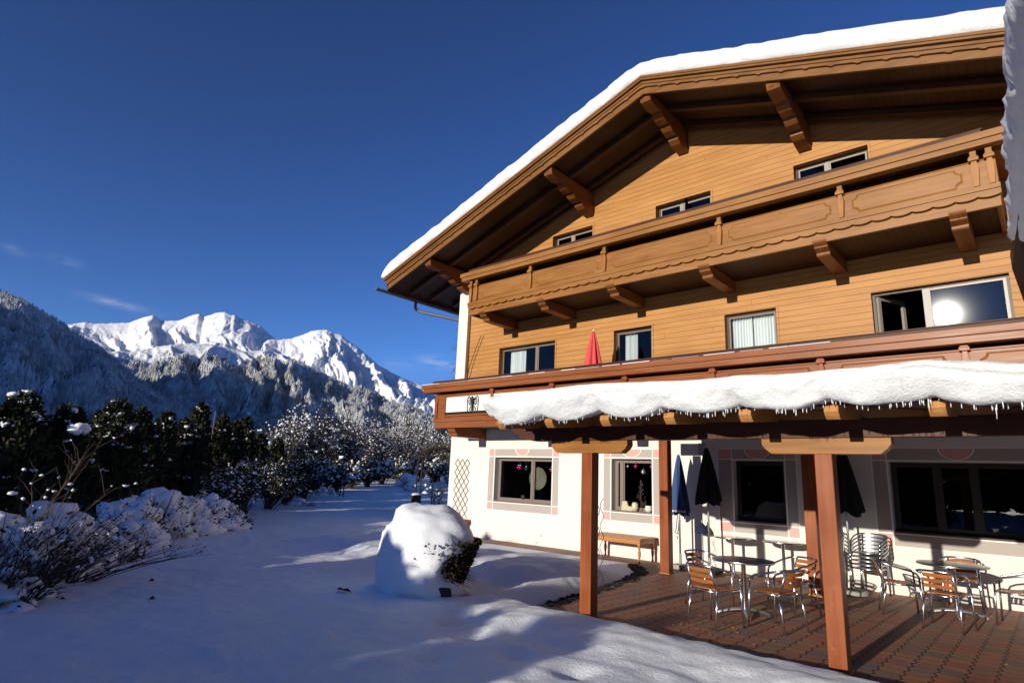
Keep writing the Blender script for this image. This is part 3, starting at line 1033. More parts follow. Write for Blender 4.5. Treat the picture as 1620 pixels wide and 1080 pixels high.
# the big window: left sash swung open into the room, right pane leaning a little so that it throws the sun back
def big_window():
    x0, x1, z0, z1 = UP[3]
    y = CLAD_Y
    win = MB()
    fw, e = 0.05, 0.003
    yf = y + 0.09
    for (a, b, c, d) in ((x0 + e, x0 + fw, z0 + e, z1 - e), (x1 - fw, x1 - e, z0 + e, z1 - e), (x0 + fw, x1 - fw, z0 + e, z0 + fw), (x0 + fw, x1 - fw, z1 - fw, z1 - e)):
        win.box(a, b, yf, yf + 0.06, c, d)
    w = win.build('window', M_FRAME, house)
    t = MB()
    q = 0.045
    for (a, b, c, d) in ((x0 - q, x0, z0 - q, z1 + q), (x1, x1 + q, z0 - q, z1 + q), (x0, x1, z1, z1 + q)):
        t.box(a, b, y - 0.016, y + 0.01, c, d)
    t.build('casing', M_CLAD, w)
    s = MB()
    mx = -1.45
    s.box(mx - 0.06, mx + 0.06, yf - 0.02, yf + 0.07, z0 + fw, z1 - fw)
    s.box(x1 - fw - 0.045, x1 - fw, yf + 0.0, yf + 0.05, z0 + fw, z1 - fw)
    s.box(mx + 0.06, x1 - fw - .045, yf + 0.0, yf + 0.05, z1 - fw - 0.035, z1 - fw)
    s.build('sash', M_FRAME_PALE, w)
    # glazing plane turned so that its normal halves the angle between the sun and this side of the terrace
    to_sun = -SUNDIR
    c = Vector(((mx + x1) / 2, yf + 0.03, (z0 + z1) / 2))
    tgt = Vector(atY_pix(1497, 497, yf + 0.03))
    nrm = (to_sun + (Vector((0, 0, EYE)) - tgt).normalized()).normalized()
    p = MB()
    def yy(x, z):
        return tgt.y - (nrm.x * (x - tgt.x) + nrm.z * (z - tgt.z)) / nrm.y
    cs = [(mx + .06, z0 + fw), (x1 - fw, z0 + fw), (x1 - fw, z1 - fw), (mx + .06, z1 - fw)]
    p.add([(x, yy(x, z), z) for x, z in cs], [(0, 1, 2, 3)])
    p.build('pane', M_GLASS_SUN, w)
    o = MB()                                     # open casement
    hx, hy = x0 + 0.07, yf + 0.05
    ang = math.radians(62)
    dx = Vector((math.cos(ang), math.sin(ang), 0))
    L = mx - x0 - 0.15
    zc, hz = (z0 + z1) / 2, (z1 - z0) / 2 - fw
    for f0, f1, za, zb in ((0, .07, -1, 1), (L - .07, L, -1, 1)):
        o.obox(Vector((hx, hy, zc)) + dx * (f0 + f1) / 2, dx, (-dx.y, dx.x, 0), (0, 0, 1), .035, .025, hz)
    for sgn in (-1, 1):
        o.obox(Vector((hx, hy, zc + sgn * (hz - .035))) + dx * L / 2, dx, (-dx.y, dx.x, 0), (0, 0, 1), L / 2 - .07, .025, .035)
    o.build('open_casement', M_FRAME_PALE, w)
    return w


def atY_pix(px, py, Y):
    d = ray(px, py)
    k = Y / d[1]
    return (d[0] * k, Y, EYE + d[2] * k)


big_window()
for h in ATT:
    window(h, CLAD_Y, ((h[0] + h[1]) / 2 - 0.08,), inset=0.15, sash=M_FRAME_PALE)

# --- ground floor windows with painted surrounds
def surround(w, hole, outer, circ, y):
    x0, x1, z0, z1 = hole
    X0, X1, Z0, Z1 = outer
    mb = MB()
    ya, yb = y - 0.004, y + 0.001
    L = 0.022
    def sheet(a, b, c, d, mi, yy=ya):
        mb.box(a, b, yy, yb, c, d, mi)
    hx0, hx1, hz0, hz1 = x0 - 0.012, x1 + 0.012, z0 - 0.03, z1 + 0.012
    # corners (pink), bands (grey), lines (white) laid side by side
    sheet(X0, hx0 - L, Z0, hz0 - L, 1)
    sheet(hx1 + L, X1, Z0, hz0 - L, 1)
    sheet(X0, hx0 - L, hz1 + L, Z1, 1)
    sheet(hx1 + L, X1, hz1 + L, Z1, 1)
    sheet(hx0, hx1, Z0, hz0 - L, 0)
    sheet(X0, hx0 - L, hz0, hz1, 0)
    sheet(hx1 + L, X1, hz0, hz1, 0)
    sheet(X0, X1, hz1, hz1 + L, 2)
    sheet(X0, X1, hz0 - L, hz0, 2)
    sheet(hx0 - L, hx0, Z0, hz0 - L, 2)
    sheet(hx1, hx1 + L, Z0, hz0 - L, 2)
    sheet(hx0 - L, hx0, hz1 + L, Z1, 2)
    sheet(hx1, hx1 + L, hz1 + L, Z1, 2)
    sheet(hx0 - L, hx0, hz0, hz1, 2)
    sheet(hx1, hx1 + L, hz0, hz1, 2)
    # top band with the half disc
    cx, r = circ
    zt, zb = Z1, hz1 + L
    k = (zt - zb) / (r)
    ell = [(cx + r * math.cos(math.pi + math.pi * i / 20), zt - (zt - zb - 0.012) * math.sin(math.pi * i / 20)) for i in range(21)]
    ell2 = [(cx + (r + L) * math.cos(math.pi + math.pi * i / 20), zt - (zt - zb - 0.0) * math.sin(math.pi * i / 20)) for i in range(21)]
    mb.prism(ell, 'y', y - 0.006, y - 0.0045, 1)
    mb.prism([(cx - r - L, zt)] + ell2[1:-1] + [(cx + r + L, zt)] + ell[::-1], 'y', y - 0.0062, y - 0.0045, 2)
    sheet(hx0, hx1, zb, zt, 0)
    mb.box(X0 - L, X1 + L, ya, yb, Z1, Z1 + 0.014, 2)
    mb.box(X0 - L, X0, ya, yb, Z0, Z1, 2)
    mb.box(X1, X1 + L, ya, yb, Z0, Z1, 2)
    mb.box(X0 - L, X1 + L, ya, yb, Z0 - 0.014, Z0, 2)
    return mb.build('painted_surround', [M_GREY, M_PINK, M_WHITEPAINT], w)


wl = []
for h, o, c, mu in ((LOW[0], (-12.30, -9.76, 0.81, 2.49), (-11.04, 0.235), (-10.78,)), (LOW[1], (-8.375, -6.83, 0.81, 2.475), (-7.60, 0.25), (-7.95,)),
                    (LOW[2], (-5.46, -3.88, 0.79, 2.48), (-4.62, 0.25), ()), (LOW[3], (-2.54, 1.6, 0.81, 2.495), (-1.275, 0.235), (-1.6, -1.08, 0.1))):
    dk = M_FRAME_GREY if h in LOW[:2] else M_FRAME_DARK
    w = window(h, WALL_Y, mu, dk, M_GLASS_DARK, 0.06, False, dk, 0.17)
    surround(w, h, o, c, WALL_Y)
    s = MB()
    s.box(h[0] + .004, h[1] - .004, WALL_Y - 0.035, WALL_Y + 0.16, h[2] - 0.028, h[2] + 0.004)
    s.build('sill', M_FRAME_GREY if h is not LOW[3] else M_FRAME, w, bevel=0.006)
    wl.append(w)
# ventilation grille beside the third window
mb = MB()
for i in range(9):
    mb.box(-5.90, -5.73, WALL_Y - 0.014, WALL_Y + 0.002, 2.36 + i * 0.03, 2.36 + i * 0.03 + 0.018)
mb.build('vent_grille', M_GREY, house)
# snow and soot free plinth course at the foot of the wall
mb = MB()
mb.box(LX + .01, RXT, WALL_Y - 0.012, WALL_Y + .01, -0.1, 0.10)
mb.build('plinth', mat_plain('plinth_plaster', (0.70, 0.66, 0.60), 0.9, var=0.1, scale=5, bump=0.4), house)

# ------------------------------------------------------------------ balconies
def scallop(x0, x1, z_hi, z_lo, pitch, depth):
    """outline (x,z) with a scalloped lower edge"""
    n = max(1, round((x1 - x0) / pitch))
    p = (x1 - x0) / n
    pts = [(x1, z_hi), (x0, z_hi)]
    for i in range(n):
        for k in range(8):
            f = k / 8
            pts.append((x0 + (i + f) * p, z_lo + depth * (1 - math.sin(math.pi * f) ** 0.7)))
    pts.append((x1, z_lo + depth))
    return pts


def keystone(mb, x, y, z0, z1, w=0.115, d=0.06):
    mb.prism([(x - w * .30, z0), (x + w * .30, z0), (x + w * .5, z0 + .72 * (z1 - z0)), (x + w * .3, z1), (x - w * .3, z1), (x - w * .5, z0 + .72 * (z1 - z0))], 'y', y - d, y)
    mb.box(x - w * .62, x + w * .62, y - d - 0.03, y, z1 + 0.001, z1 + 0.055)
    mb.prism([(x - w * .62, z1 + .055), (x + w * .62, z1 + .055), (x + w * .4, z1 + .085), (x - w * .4, z1 + .085)], 'y', y - d - .025, y)


def raised_panel(mb, x0, x1, z0, z1, y, c=0.09, th=0.018):
    def ol(e):
        a, b, l, h = x0 + e, x1 - e, z0 + e, z1 - e
        pts = []
        for (cx, cz, a0) in ((a, l, 0), (b, l, 90), (b, h, 180), (a, h, 270)):
            arc = [(cx + c * math.cos(math.radians(a0 + t)), cz + c * math.sin(math.radians(a0 + t))) for t in (90, 68, 45, 22, 0)]
            pts += arc
        return pts
    o, i = ol(0), ol(0.03)
    n = len(o)
    ym = y - th
    vs = [(x, y, z) for x, z in o] + [(x, ym, z) for x, z in i]
    mb.add(vs, [(k, (k + 1) % n, n + (k + 1) % n, n + k) for k in range(n)] + [tuple(range(n, 2 * n))])


def bracket_profile(y_wall, y_bot, y_out, z_bot, z_top):
    h = z_top - z_bot
    dy = y_bot - y_out
    return [(y_wall, z_top), (y_wall, z_bot), (y_bot, z_bot), (y_bot - dy * .10, z_bot + h * .10), (y_bot - dy * .12, z_bot + h * .28),
            (y_bot - dy * .45, z_bot + h * .42), (y_bot - dy * .62, z_bot + h * .50), (y_bot - dy * .62, z_bot + h * .60), (y_bot - dy * .95, z_bot + h * .80), (y_out, z_bot + h * .9), (y_out, z_top)]


# upper balcony
X0, X1 = -12.12, -0.15
YF = 11.47
mb = MB()
mb.box(X0 + .03, X1 - .03, YF + 0.05, CLAD_Y, 6.235, 6.30)
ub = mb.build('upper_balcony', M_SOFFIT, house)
mb = MB()
mb.box(X0 + .02, X1 - .02, YF + 0.03, YF + 0.09, 6.175, 6.42)            # lower board
mb.box(X0 + .03, X0 + .09, YF + 0.09, CLAD_Y, 6.175, 6.42)
mb.box(X1 - .09, X1 - .03, YF + 0.09, CLAD_Y, 6.175, 6.42)
mb.build('fascia_board', M_BALC, ub, bevel=0.006)
mb = MB()
mb.prism(scallop(X0, X1, 6.52, 6.335, 0.30, 0.035), 'y', YF - 0.035, YF + 0.028)
mb.box(X0, X1, YF - 0.055, YF - 0.036, 6.455, 6.535)
mb.build('scalloped_moulding', M_BALC, ub, bevel=0.004)
mb = MB()
mb.box(X0 + 0.02, X1 - 0.02, YF + .002, YF + 0.05, 6.50, 6.985)
mb.prism([(YF + .0, 6.985), (YF + .052, 6.985), (YF + .045, 7.02), (YF + .02, 7.02)], 'x', X0 + .02, X1 - .02)
mb.box(X0 + 0.02, X0 + 0.07, YF + .05, CLAD_Y, 6.50, 6.985)
mb.box(X1 - 0.07, X1 - 0.02, YF + .05, CLAD_Y, 6.50, 6.985)
PX = [-12.02, -11.80, -9.80, -7.50, -4.68, -2.40, -0.44, -0.24]
for a, b in zip(PX[1:-2], PX[2:-1]):
    raised_panel(mb, a + 0.17, b - 0.17, 6.585, 6.935, YF + .001)
mb.build('parapet', M_BALC, ub, bevel=0.003)
for x in PX:
    mb = MB()
    keystone(mb, x, YF + .001, 6.54, 6.985)
    mb.build('baluster', M_BALC_Z, ub, bevel=0.006)
mb = MB()
RX0, RX1, RY = -12.36, 0.0, 11.29
mb.box(RX0, RX1, RY, RY + 0.20, 7.285, 7.405)
mb.box(RX0 + .05, RX1 - .04, RY + 0.025, RY + 0.20, 7.18, 7.284)
mb.box(RX0 + .04, RX0 + .24, RY + .20, CLAD_Y, 7.20, 7.40)
mb.box(RX1 - .22, RX1 - .02, RY + .20, CLAD_Y, 7.20, 7.40)
for x in PX:
    mb.box(x - .045, x + .045, YF - .05, YF + .05, 7.065, 7.18)
mb.build('handrail', M_BALC, ub, bevel=0.008)
mb = MB()
mb.box(RX0 + .15, RX1 - .3, RY + 0.205, RY + 0.30, 7.40, 7.545)
mb.box(RX0 + .13, RX1 - .28, RY + 0.205, RY + 0.32, 7.546, 7.57)
mb.box(RX0 + .25, RX1 - .24, 11.74, 11.77, 7.09, 7.52)  # dark board added behind, so the gap under the rail reads as shade
mb.box(RX0 + .08, RX1 - .06, RY + .201, RY + .37, 7.182, 7.20)
mb.box(RX0 + .08, RX1 - .06, RY + .345, RY + .37, 7.201, 7.40)
mb.build('flower_rail', M_BEAM, ub, bevel=0.004)
for x in (-11.62, -9.50, -7.38, -5.08, -2.82, -0.74):
    mb = MB()
    mb.prism(bracket_profile(CLAD_Y, 11.74, YF + .01, 5.985, 6.234), 'x', x - 0.118, x + 0.118)
    mb.build('bracket', M_BALC_Y, ub, bevel=0.006)

# lower balcony (its right end lies outside the frame)
X0, X1 = -13.30, 2.6
mb = MB()
mb.box(X0 + .03, X1, YF + 0.05, WALL_Y, 3.05, 3.13)
mb.box(X0 + .03, -13.0, WALL_Y + .01, 14.6, 3.05, 3.13)
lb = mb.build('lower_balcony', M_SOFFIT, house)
mb = MB()
mb.box(X0 + .0, X1, YF - 0.02, YF + 0.06, 3.155, 3.235)
mb.box(X0 + .06, X1, YF + 0.0, YF + 0.07, 2.99, 3.152)
mb.box(X0 + .06, X0 + .12, YF + 0.07, WALL_Y - .003, 2.99, 3.152)
mb.build('fascia_board', M_RED, lb, bevel=0.006)
mb = MB()
mb.box(X0 + 0.02, X1, YF + .01, YF + 0.05, 3.236, 3.905)
mb.box(X0 + 0.02, X1, YF - .008, YF + 0.05, 3.906, 3.935)
mb.box(X0 + 0.02, X0 + 0.06, YF + .05, WALL_Y - .003, 3.236, 3.905)
mb.box(X0 + .02, X0 + .14, YF - .012, YF + 0.012, 3.236, 3.88)
mb.box(X0 + .10, X0 + .145, YF - .03, YF - .011, 3.28, 3.75)
# picture frame moulding round the white board
mb.box(-12.86, -9.75, YF - .035, YF + .005, 3.30, 3.335)
mb.box(-12.86, -12.80, YF - .035, YF + .005, 3.335, 3.87)
for i in range(7):
    a = -8.8 + i * 2.0
    raised_panel(mb, a + 0.1, a + 1.75, 3.42, 3.86, YF + .009)
mb.build('parapet', M_RED, lb, bevel=0.004)
mb = MB()
RX0, RX1 = -13.72, 2.8
mb.box(RX0, RX1, RY, RY + 0.20, 4.12, 4.235)
mb.box(RX0 + .06, RX1, RY + 0.025, RY + 0.2, 4.0, 4.119)
mb.box(RX0 + .05, RX0 + .25, RY + .20, WALL_Y - .003, 4.02, 4.22)
mb.build('handrail', M_RED, lb, bevel=0.008)
mb = MB()
mb.box(RX0 + .2, RX1, RY + 0.27, RY + 0.36, 4.20, 4.345)
mb.box(RX0 + .3, RX1, 11.74, 11.77, 3.93, 4.20)  # added dark backing, stands in for shade in this gap too
mb.box(RX0 + .18, RX1, RY + 0.25, RY + 0.38, 4.346, 4.37)
mb.box(RX0 + .3, RX1, RY + .201, RY + .40, 4.002, 4.02)
mb.box(RX0 + .3, RX1, RY + .385, RY + .405, 4.021, 4.19)
mb.build('flower_rail', M_BEAM, lb, bevel=0.004)
for x in (-10.98, -8.97, -6.93, -4.92, -2.93, -0.87, 1.2):
    mb = MB()
    keystone(mb, x, YF + .009, 3.4, 3.90)
    mb.build('baluster', M_POST, lb, bevel=0.006)
    mb = MB()
    mb.box(x - .045, x + .045, YF - .04, YF + .05, 3.99, 4.01)
for x in (-12.62, -10.0, -7.3, -4.6, -1.9, 0.8):
    mb = MB()
    mb.prism(bracket_profile(WALL_Y, 11.66, YF + .03, 2.765, 3.049), 'x', x - 0.15, x + 0.15)
    mb.build('bracket', M_RED, lb, bevel=0.006)
# white sign board with the eagle crest
mb = MB()
mb.prism([(-12.78, 3.42), (-9.7, 3.42), (-9.62, 3.5), (-9.62, 3.72), (-9.75, 3.845), (-12.78, 3.845)], 'y', YF - .018, YF - .006)
sb = mb.build('sign_board', M_WHITE, lb)
mb = MB()
mb.box(-12.80, -9.60, YF - .05, YF - .019, 3.372, 3.42)  # narrow black strip along the foot of the white board
mb.build('black_strip', M_BLACK, sb)
# heraldic bird in a shield outline, cut from black metal
cx, cz, S = -11.70, 3.612, 0.235
def crest():
    m2 = MB()
    y0, y1 = YF - .032, YF - .0185
    def bar(pts, r):
        m2.tube([(cx + S * px, YF - .026, cz + S * pz) for px, pz in pts], [S * r] * len(pts) if not isinstance(r, list) else [S * q for q in r], 6)
    out = [(-.62, .92), (-.82, .78), (-.9, .4), (-.88, -.1), (-.86, -.6), (-.7, -.92)]
    bar(out, .07)
    bar([(-x, z) for x, z in out], .07)
    # head and neck, wings, legs, tail
    bar([(.0, .52), (-.02, .7), (-.12, .84), (-.24, .80), (-.3, .7)], [.12, .11, .11, .07, .03])
    bar([(.0, .55), (0, .2), (0, -.25)], [.17, .23, .13])
    for s in (-1, 1):
        bar([(s * .1, .45), (s * .34, .62), (s * .58, .82)], [.12, .12, .05])
        bar([(s * .3, .58), (s * .48, .5), (s * .66, .56)], .06)
        bar([(s * .22, .42), (s * .46, .3), (s * .64, .3), (s * .70, .42)], .06)
        bar([(s * .18, .25), (s * .42, .08), (s * .60, .08), (s * .68, .18)], .06)
        bar([(s * .12, .1), (s * .36, -.1), (s * .5, -.1), (s * .56, .0)], .055)
        bar([(s * .08, -.2), (s * .3, -.34), (s * .46, -.5), (s * .62, -.5)], [.09, .07, .06, .03])
        bar([(s * .46, -.5), (s * .52, -.64), (s * .44, -.74)], .045)
        bar([(s * .04, -.3), (s * .16, -.6), (s * .28, -.78), (s * .2, -.9)], [.07, .07, .06, .03])
    bar([(0, -.25), (0, -.6), (0, -.92)], [.1, .08, .05])
    return m2.build('eagle_crest', M_BLACK, sb)


crest()

# ------------------------------------------------------------------ roof
mb = MB()
TOP = 0.50                                      # roof deck above the bargeboard's lower edge
for s, xe in ((-1, EAVE_L), (1, EAVE_R)):
    a, b = (APX, APZ), (xe, roof_z(xe))
    off = 0.13
    poly = [(a[0], a[1] + off), (b[0], b[1] + off), (b[0], b[1] + 0.40), (a[0], a[1] + 0.40)]
    mb.prism(poly, 'y', ROOF_Y0 + 0.14, ROOF_Y1)
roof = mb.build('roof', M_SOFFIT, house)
# stepped bargeboards
for s, xe in ((-1, EAVE_L), (1, EAVE_R)):
    L = abs(xe - APX) * math.sqrt(1 + SLOPE ** 2)
    ux, uz = (xe - APX) / L, (roof_z(xe) - APZ) / L
    def P(t, n):          # along the slope, straight up
        return (APX + ux * t, APZ + uz * t + n)
    mb = MB()
    mb.prism([P(0, 0), P(L - .12, 0), P(L - .12, .16), P(0, .16)], 'y', ROOF_Y0 + 0.07, ROOF_Y0 + 0.13)
    # scalloped middle board
    n = 22
    pts = [P(L - .06, .30), P(0, .30)]
    for i in range(n):
        for f, q in ((0, .0), (.06, .0), (.12, .018), (.2, .022), (.8, .022), (.88, .018), (.94, 0)):
            pts.append(P((i + f) / n * (L - .06), .135 + q))
    pts.append(P(L - .06, .135))
    mb.prism(pts, 'y', ROOF_Y0 + .02, ROOF_Y0 + .069)
    mb.prism([P(0, .22), P(L - .03, .22), P(L - .03, .262), P(0, .262)], 'y', ROOF_Y0 - .005, ROOF_Y0 + .019)
    mb.prism([P(0, .301), P(L, .301), P(L, .42), P(0, .42)], 'y', ROOF_Y0 - .045, ROOF_Y0 + .10)
    mb.prism([P(0, .345), P(L, .345), P(L, .385), P(0, .385)], 'y', ROOF_Y0 - .065, ROOF_Y0 - .046)
    mb.build('bargeboard', M_BARGE, roof, bevel=0.005)
    # rafters under the overhang, running with the slope
    for y in (11.75, 12.6):
        mb = MB()
        mb.prism([P(0.2, 0.0), P(L - .2, 0.0), P(L - .2, .128), P(0.2, .128)], 'y', y, y + 0.13)
        mb.build('rafter', M_RAFTER, roof, bevel=0.005)
# eaves: rafter tails along the left side
for i in range(6):
    y = 13.6 + i * 1.1
    mb = MB()
    mb.prism([(-15.2, roof_z(-15.2) + .0), (-13.97, roof_z(-13.97) + .0), (-13.97, roof_z(-13.97) + .128), (-15.2, roof_z(-15.2) + .128)], 'y', y, y + .14)
    mb.build('rafter', M_RAFTER, roof)


def console(x, w=0.26):
    zt = roof_z(x) + 0.06
    d = 0.66
    y0, y1 = ROOF_Y0 + 0.16, CLAD_Y
    Ly = y1 - y0
    # nose at the front, four stepped bellies, deep foot at the wall
    prof = [(0.0, -.00), (0.0, -.10), (.02, -.17), (.08, -.20), (.20, -.235), (.22, -.20), (.30, -.20), (.31, -.27), (.36, -.31), (.46, -.34), (.47, -.30), (.50, -.30), (.51, -.37), (.56, -.42), (.66, -.455), (.67, -.42), (.70, -.42), (.71, -.50), (.78, -.56), (.90, -.60), (1.0, -.62)]
    pts = [(y0 + Ly * f, zt + h * d / .62) for f, h in prof] + [(y1, zt)]
    m2 = MB()
    m2.prism(pts, 'x', x - w / 2, x + w / 2)
    return m2.build('console', M_BALC_Y, roof, bevel=0.006)


for x in (-13.55, -8.97, -6.14, -3.32, 0.9):
    console(x)
# gutter and downpipe on the left eave
mb = MB()
gx_, gz_, gr = -15.60, 7.42, 0.075
prof = [(math.cos(math.pi * (1 + i / 12)) * gr, math.sin(math.pi * (1 + i / 12)) * gr) for i in range(13)]
prof = prof + [(a * .88, b * .88) for a, b in prof[::-1]]
mb.prism([(gx_ + a, gz_ + b) for a, b in prof], 'y', 10.66, ROOF_Y1)
mb.prism([(gx_ + math.cos(t * math.pi / 8) * gr, gz_ + min(.0, math.sin(t * math.pi / 8) * gr)) for t in range(8, 17)], 'y', 10.66, 10.675)
gut = mb.build('gutter', M_ZINC, roof)
mb = MB()
mb.tube([(gx_, 12.3, gz_ - .05), (gx_, 12.3, gz_ - .26), (gx_ + .03, 12.33, gz_ - .33), (gx_ + .15, 12.42, gz_ - .40), (-14.2, 13.25, gz_ - .72), (-14.06, 13.35, gz_ - .8), (-14.05, 13.36, gz_ - 1.1), (-14.05, 13.36, 0.1)], 0.05, 10)
mb.build('downpipe', M_ZINC, gut, smooth=True)
mb = MB()
mb.box(-15.45, -15.40, ROOF_Y0 + .14, ROOF_Y1, 7.36, 7.75)
mb.build('eave_board', M_RAFTER, roof)

# snow on the roof
def roof_snow():
    xs = np.concatenate([np.linspace(EAVE_L - .08, APX, 110), np.linspace(APX, EAVE_R + .05, 100)[1:]])
    prof_n = 9
    ys_far = [11.4, 12.2, 14, 17, 20, ROOF_Y1 + .05]
    V, nrow = [], 0
    for x in xs:
        base = APZ + .42 - SLOPE * (math.hypot(x - APX, 0.25) - 0.25) + 0.004
        base0 = APZ + .421 - SLOPE * abs(x - APX)
        n0 = float(fbm(np.array([x * .8]), np.array([3.1]), 3, 5)[0] - .5)
        n1 = 1.6 * float(fbm(np.array([x * 4.1]), np.array([7.7]), 4, 15)[0] - .5)
        th = 0.345 + 0.05 * n0
        endk = min(1, max(0.0, (x - (EAVE_L - .08)) / 0.30))
        th *= math.sqrt(max(0.02, 1 - (1 - endk) ** 2))
        y0 = ROOF_Y0 - 0.09 + 0.05 * n1
        row = [(x, ROOF_Y0 - .03, base0)]
        for k in range(prof_n):
            a = math.pi / 2 * k / (prof_n - 1)
            bulge = -0.03 * math.sin(math.pi * k / (prof_n - 1))
            row.append((x, y0 + 0.16 * (1 - math.cos(a)) ** 1.0 + bulge + 0.02 * n1 * (k % 3), base0 + (base - base0) * math.sin(a) + 0.012 + th * (0.12 + 0.88 * math.sin(a)) + .018 * float(vnoise(np.array([x * 6.]), np.array([k * 1.7]), 4)[0] - .5)))
        for y in ys_far:
            row.append((x, y, base + th * (1.0 + .12 * float(vnoise(np.array([x * .5]), np.array([y * .5]), 4)[0] - .3))))
        row.append((x, ROOF_Y1 + .05, base0))
        V += row
        nrow = len(row)
    mb = MB()
    N = len(xs)
    fs = []
    for i in range(N - 1):
        for k in range(nrow - 1):
            a = i * nrow + k
            fs.append((a, a + nrow, a + nrow + 1, a + 1))
    fs.append(tuple(range(nrow)))
    fs.append(tuple((N - 1) * nrow + k for k in range(nrow))[::-1])
    mb.add(V, fs)
    o = mb.build('roof_snow', SNOW_ROOF, None, smooth=True)
    tag(o, 'thick even snow blanket on the gable roof of the chalet', 'snow')


roof_snow()
# thin snow left on the handrail of the lower balcony
mb = MB()
rr = random.Random(8)
x = RX0 + .01
while x < -3.2:
    l = rr.uniform(.25, .9)
    h = rr.uniform(.006, .02)
    mb.prism([(RY + .0, 4.236), (RY + .15, 4.236), (RY + .13, 4.236 + h), (RY + .015, 4.236 + h)], 'x', x, x + l)
    x += l + (0 if x < -9 else rr.uniform(0, .12))
tag(mb.build('rail_snow', SNOW, None), 'thin strip of snow lying on the handrail of the lower balcony', 'snow')
# ------------------------------------------------------------------ pergola in front of the wall
PERG_SL = 0.10
BEAM_Y, BEAM_Z0, BEAM_Z1 = 6.93, 2.235, 2.43


def perg_z(y):                                # underside of the rafters
    return BEAM_Z1 + PERG_SL * (y - BEAM_Y)


pergola = thing('pergola', 'open timber pergola on red brown posts shading the terrace under a heap of snow', 'pergola', (-2.5, 9.5, 0))


def post(x, y, w, z1, lean=0.0):
    h = w / 2
    m2 = MB()
    m2.box(x - h, x + h, y - h, y + h, 0.02, z1)
    p = m2.build('post', M_POST, pergola, bevel=0.008)
    m2 = MB()
    m2.box(x - h - .012, x + h + .012, y - h - .012, y + h + .012, 0.0, 0.019)
    m2.build('base_plate', M_ENDGRAIN, p)
    return p


RAFT_X = [-5.62, -4.78, -3.94, -3.11, -2.28, -1.49, -0.69, 0.11, 0.92]
for x in (-4.745, -1.80, 1.2):
    post(x, BEAM_Y, 0.17, 2.075)
    m2 = MB()
    w = 0.62
    zt, zb = BEAM_Z0 - .002, 2.07
    pr = [(x - w, zt), (x - w, zb + .10), (x - w + .03, zb + .055), (x - w + .10, zb), (x + w - .10, zb), (x + w - .03, zb + .055), (x + w, zb + .10), (x + w, zt)]
    m2.prism(pr, 'y', BEAM_Y - .075, BEAM_Y + .075)
    m2.build('bolster', M_BALC, pergola, bevel=0.006)
for x in (-5.97, -3.24):
    post(x, 11.4, 0.19, 2.60)
mb = MB()
z0, z1 = BEAM_Z0, BEAM_Z1 - .002
mb.prism([(-6.12, z1), (-6.12, z0 + .12), (-6.0, z0 + .10), (-5.93, z0 + .05), (-5.80, z0 + .02), (-5.70, z0), (2.4, z0), (2.4, z1)], 'y', BEAM_Y - .08, BEAM_Y + .08)
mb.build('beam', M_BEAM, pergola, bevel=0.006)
mb = MB()
zz = perg_z(11.4)
mb.box(-6.35, 2.4, 11.32, 11.48, zz - .24, zz - .004)
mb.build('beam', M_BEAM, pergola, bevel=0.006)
for x in RAFT_X:
    m2 = MB()
    y0, y1 = 6.04, 12.78
    a, b = perg_z(y0), perg_z(y1)
    pr = [(y1, b), (y1, b + .13), (y0 + .03, a + .133), (y0 + .0, a + .12), (y0 - .012, a + .07), (y0 + .02, a + .03), (y0 + .055, a + .0)]
    m2.prism(pr, 'x', x - .062, x + .062)
    m2.build('rafter', M_ENDGRAIN, pergola, bevel=0.006)
mb = MB()
for k in range(44):
    ya = 6.26 + k * .1525
    yb = ya + .145
    if yb > 12.8:
        break
    a, b = perg_z(ya) + .135, perg_z(yb) + .135
    mb.prism([(ya, a), (yb, b), (yb, b + .024), (ya, a + .024)], 'x', -5.86, 2.4)
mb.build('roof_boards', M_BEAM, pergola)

# --- the snow on it: lumpy front lip between 2.4 and 2.85 m, arching up over the rafter ends
TOPX = [-5.83, -5.77, -5.68, -5.45, -4.987, -4.37, -3.838, -3.23, -2.821, -2.223, -1.586, -1.13, -0.76, -0.389, -0.095, 0.475, 1.33, 2.4]
TOPZ = [2.66, 2.74, 2.79, 2.815, 2.83, 2.86, 2.855, 2.83, 2.807, 2.813, 2.79, 2.807, 2.82, 2.79, 2.73, 2.76, 2.8, 2.7]


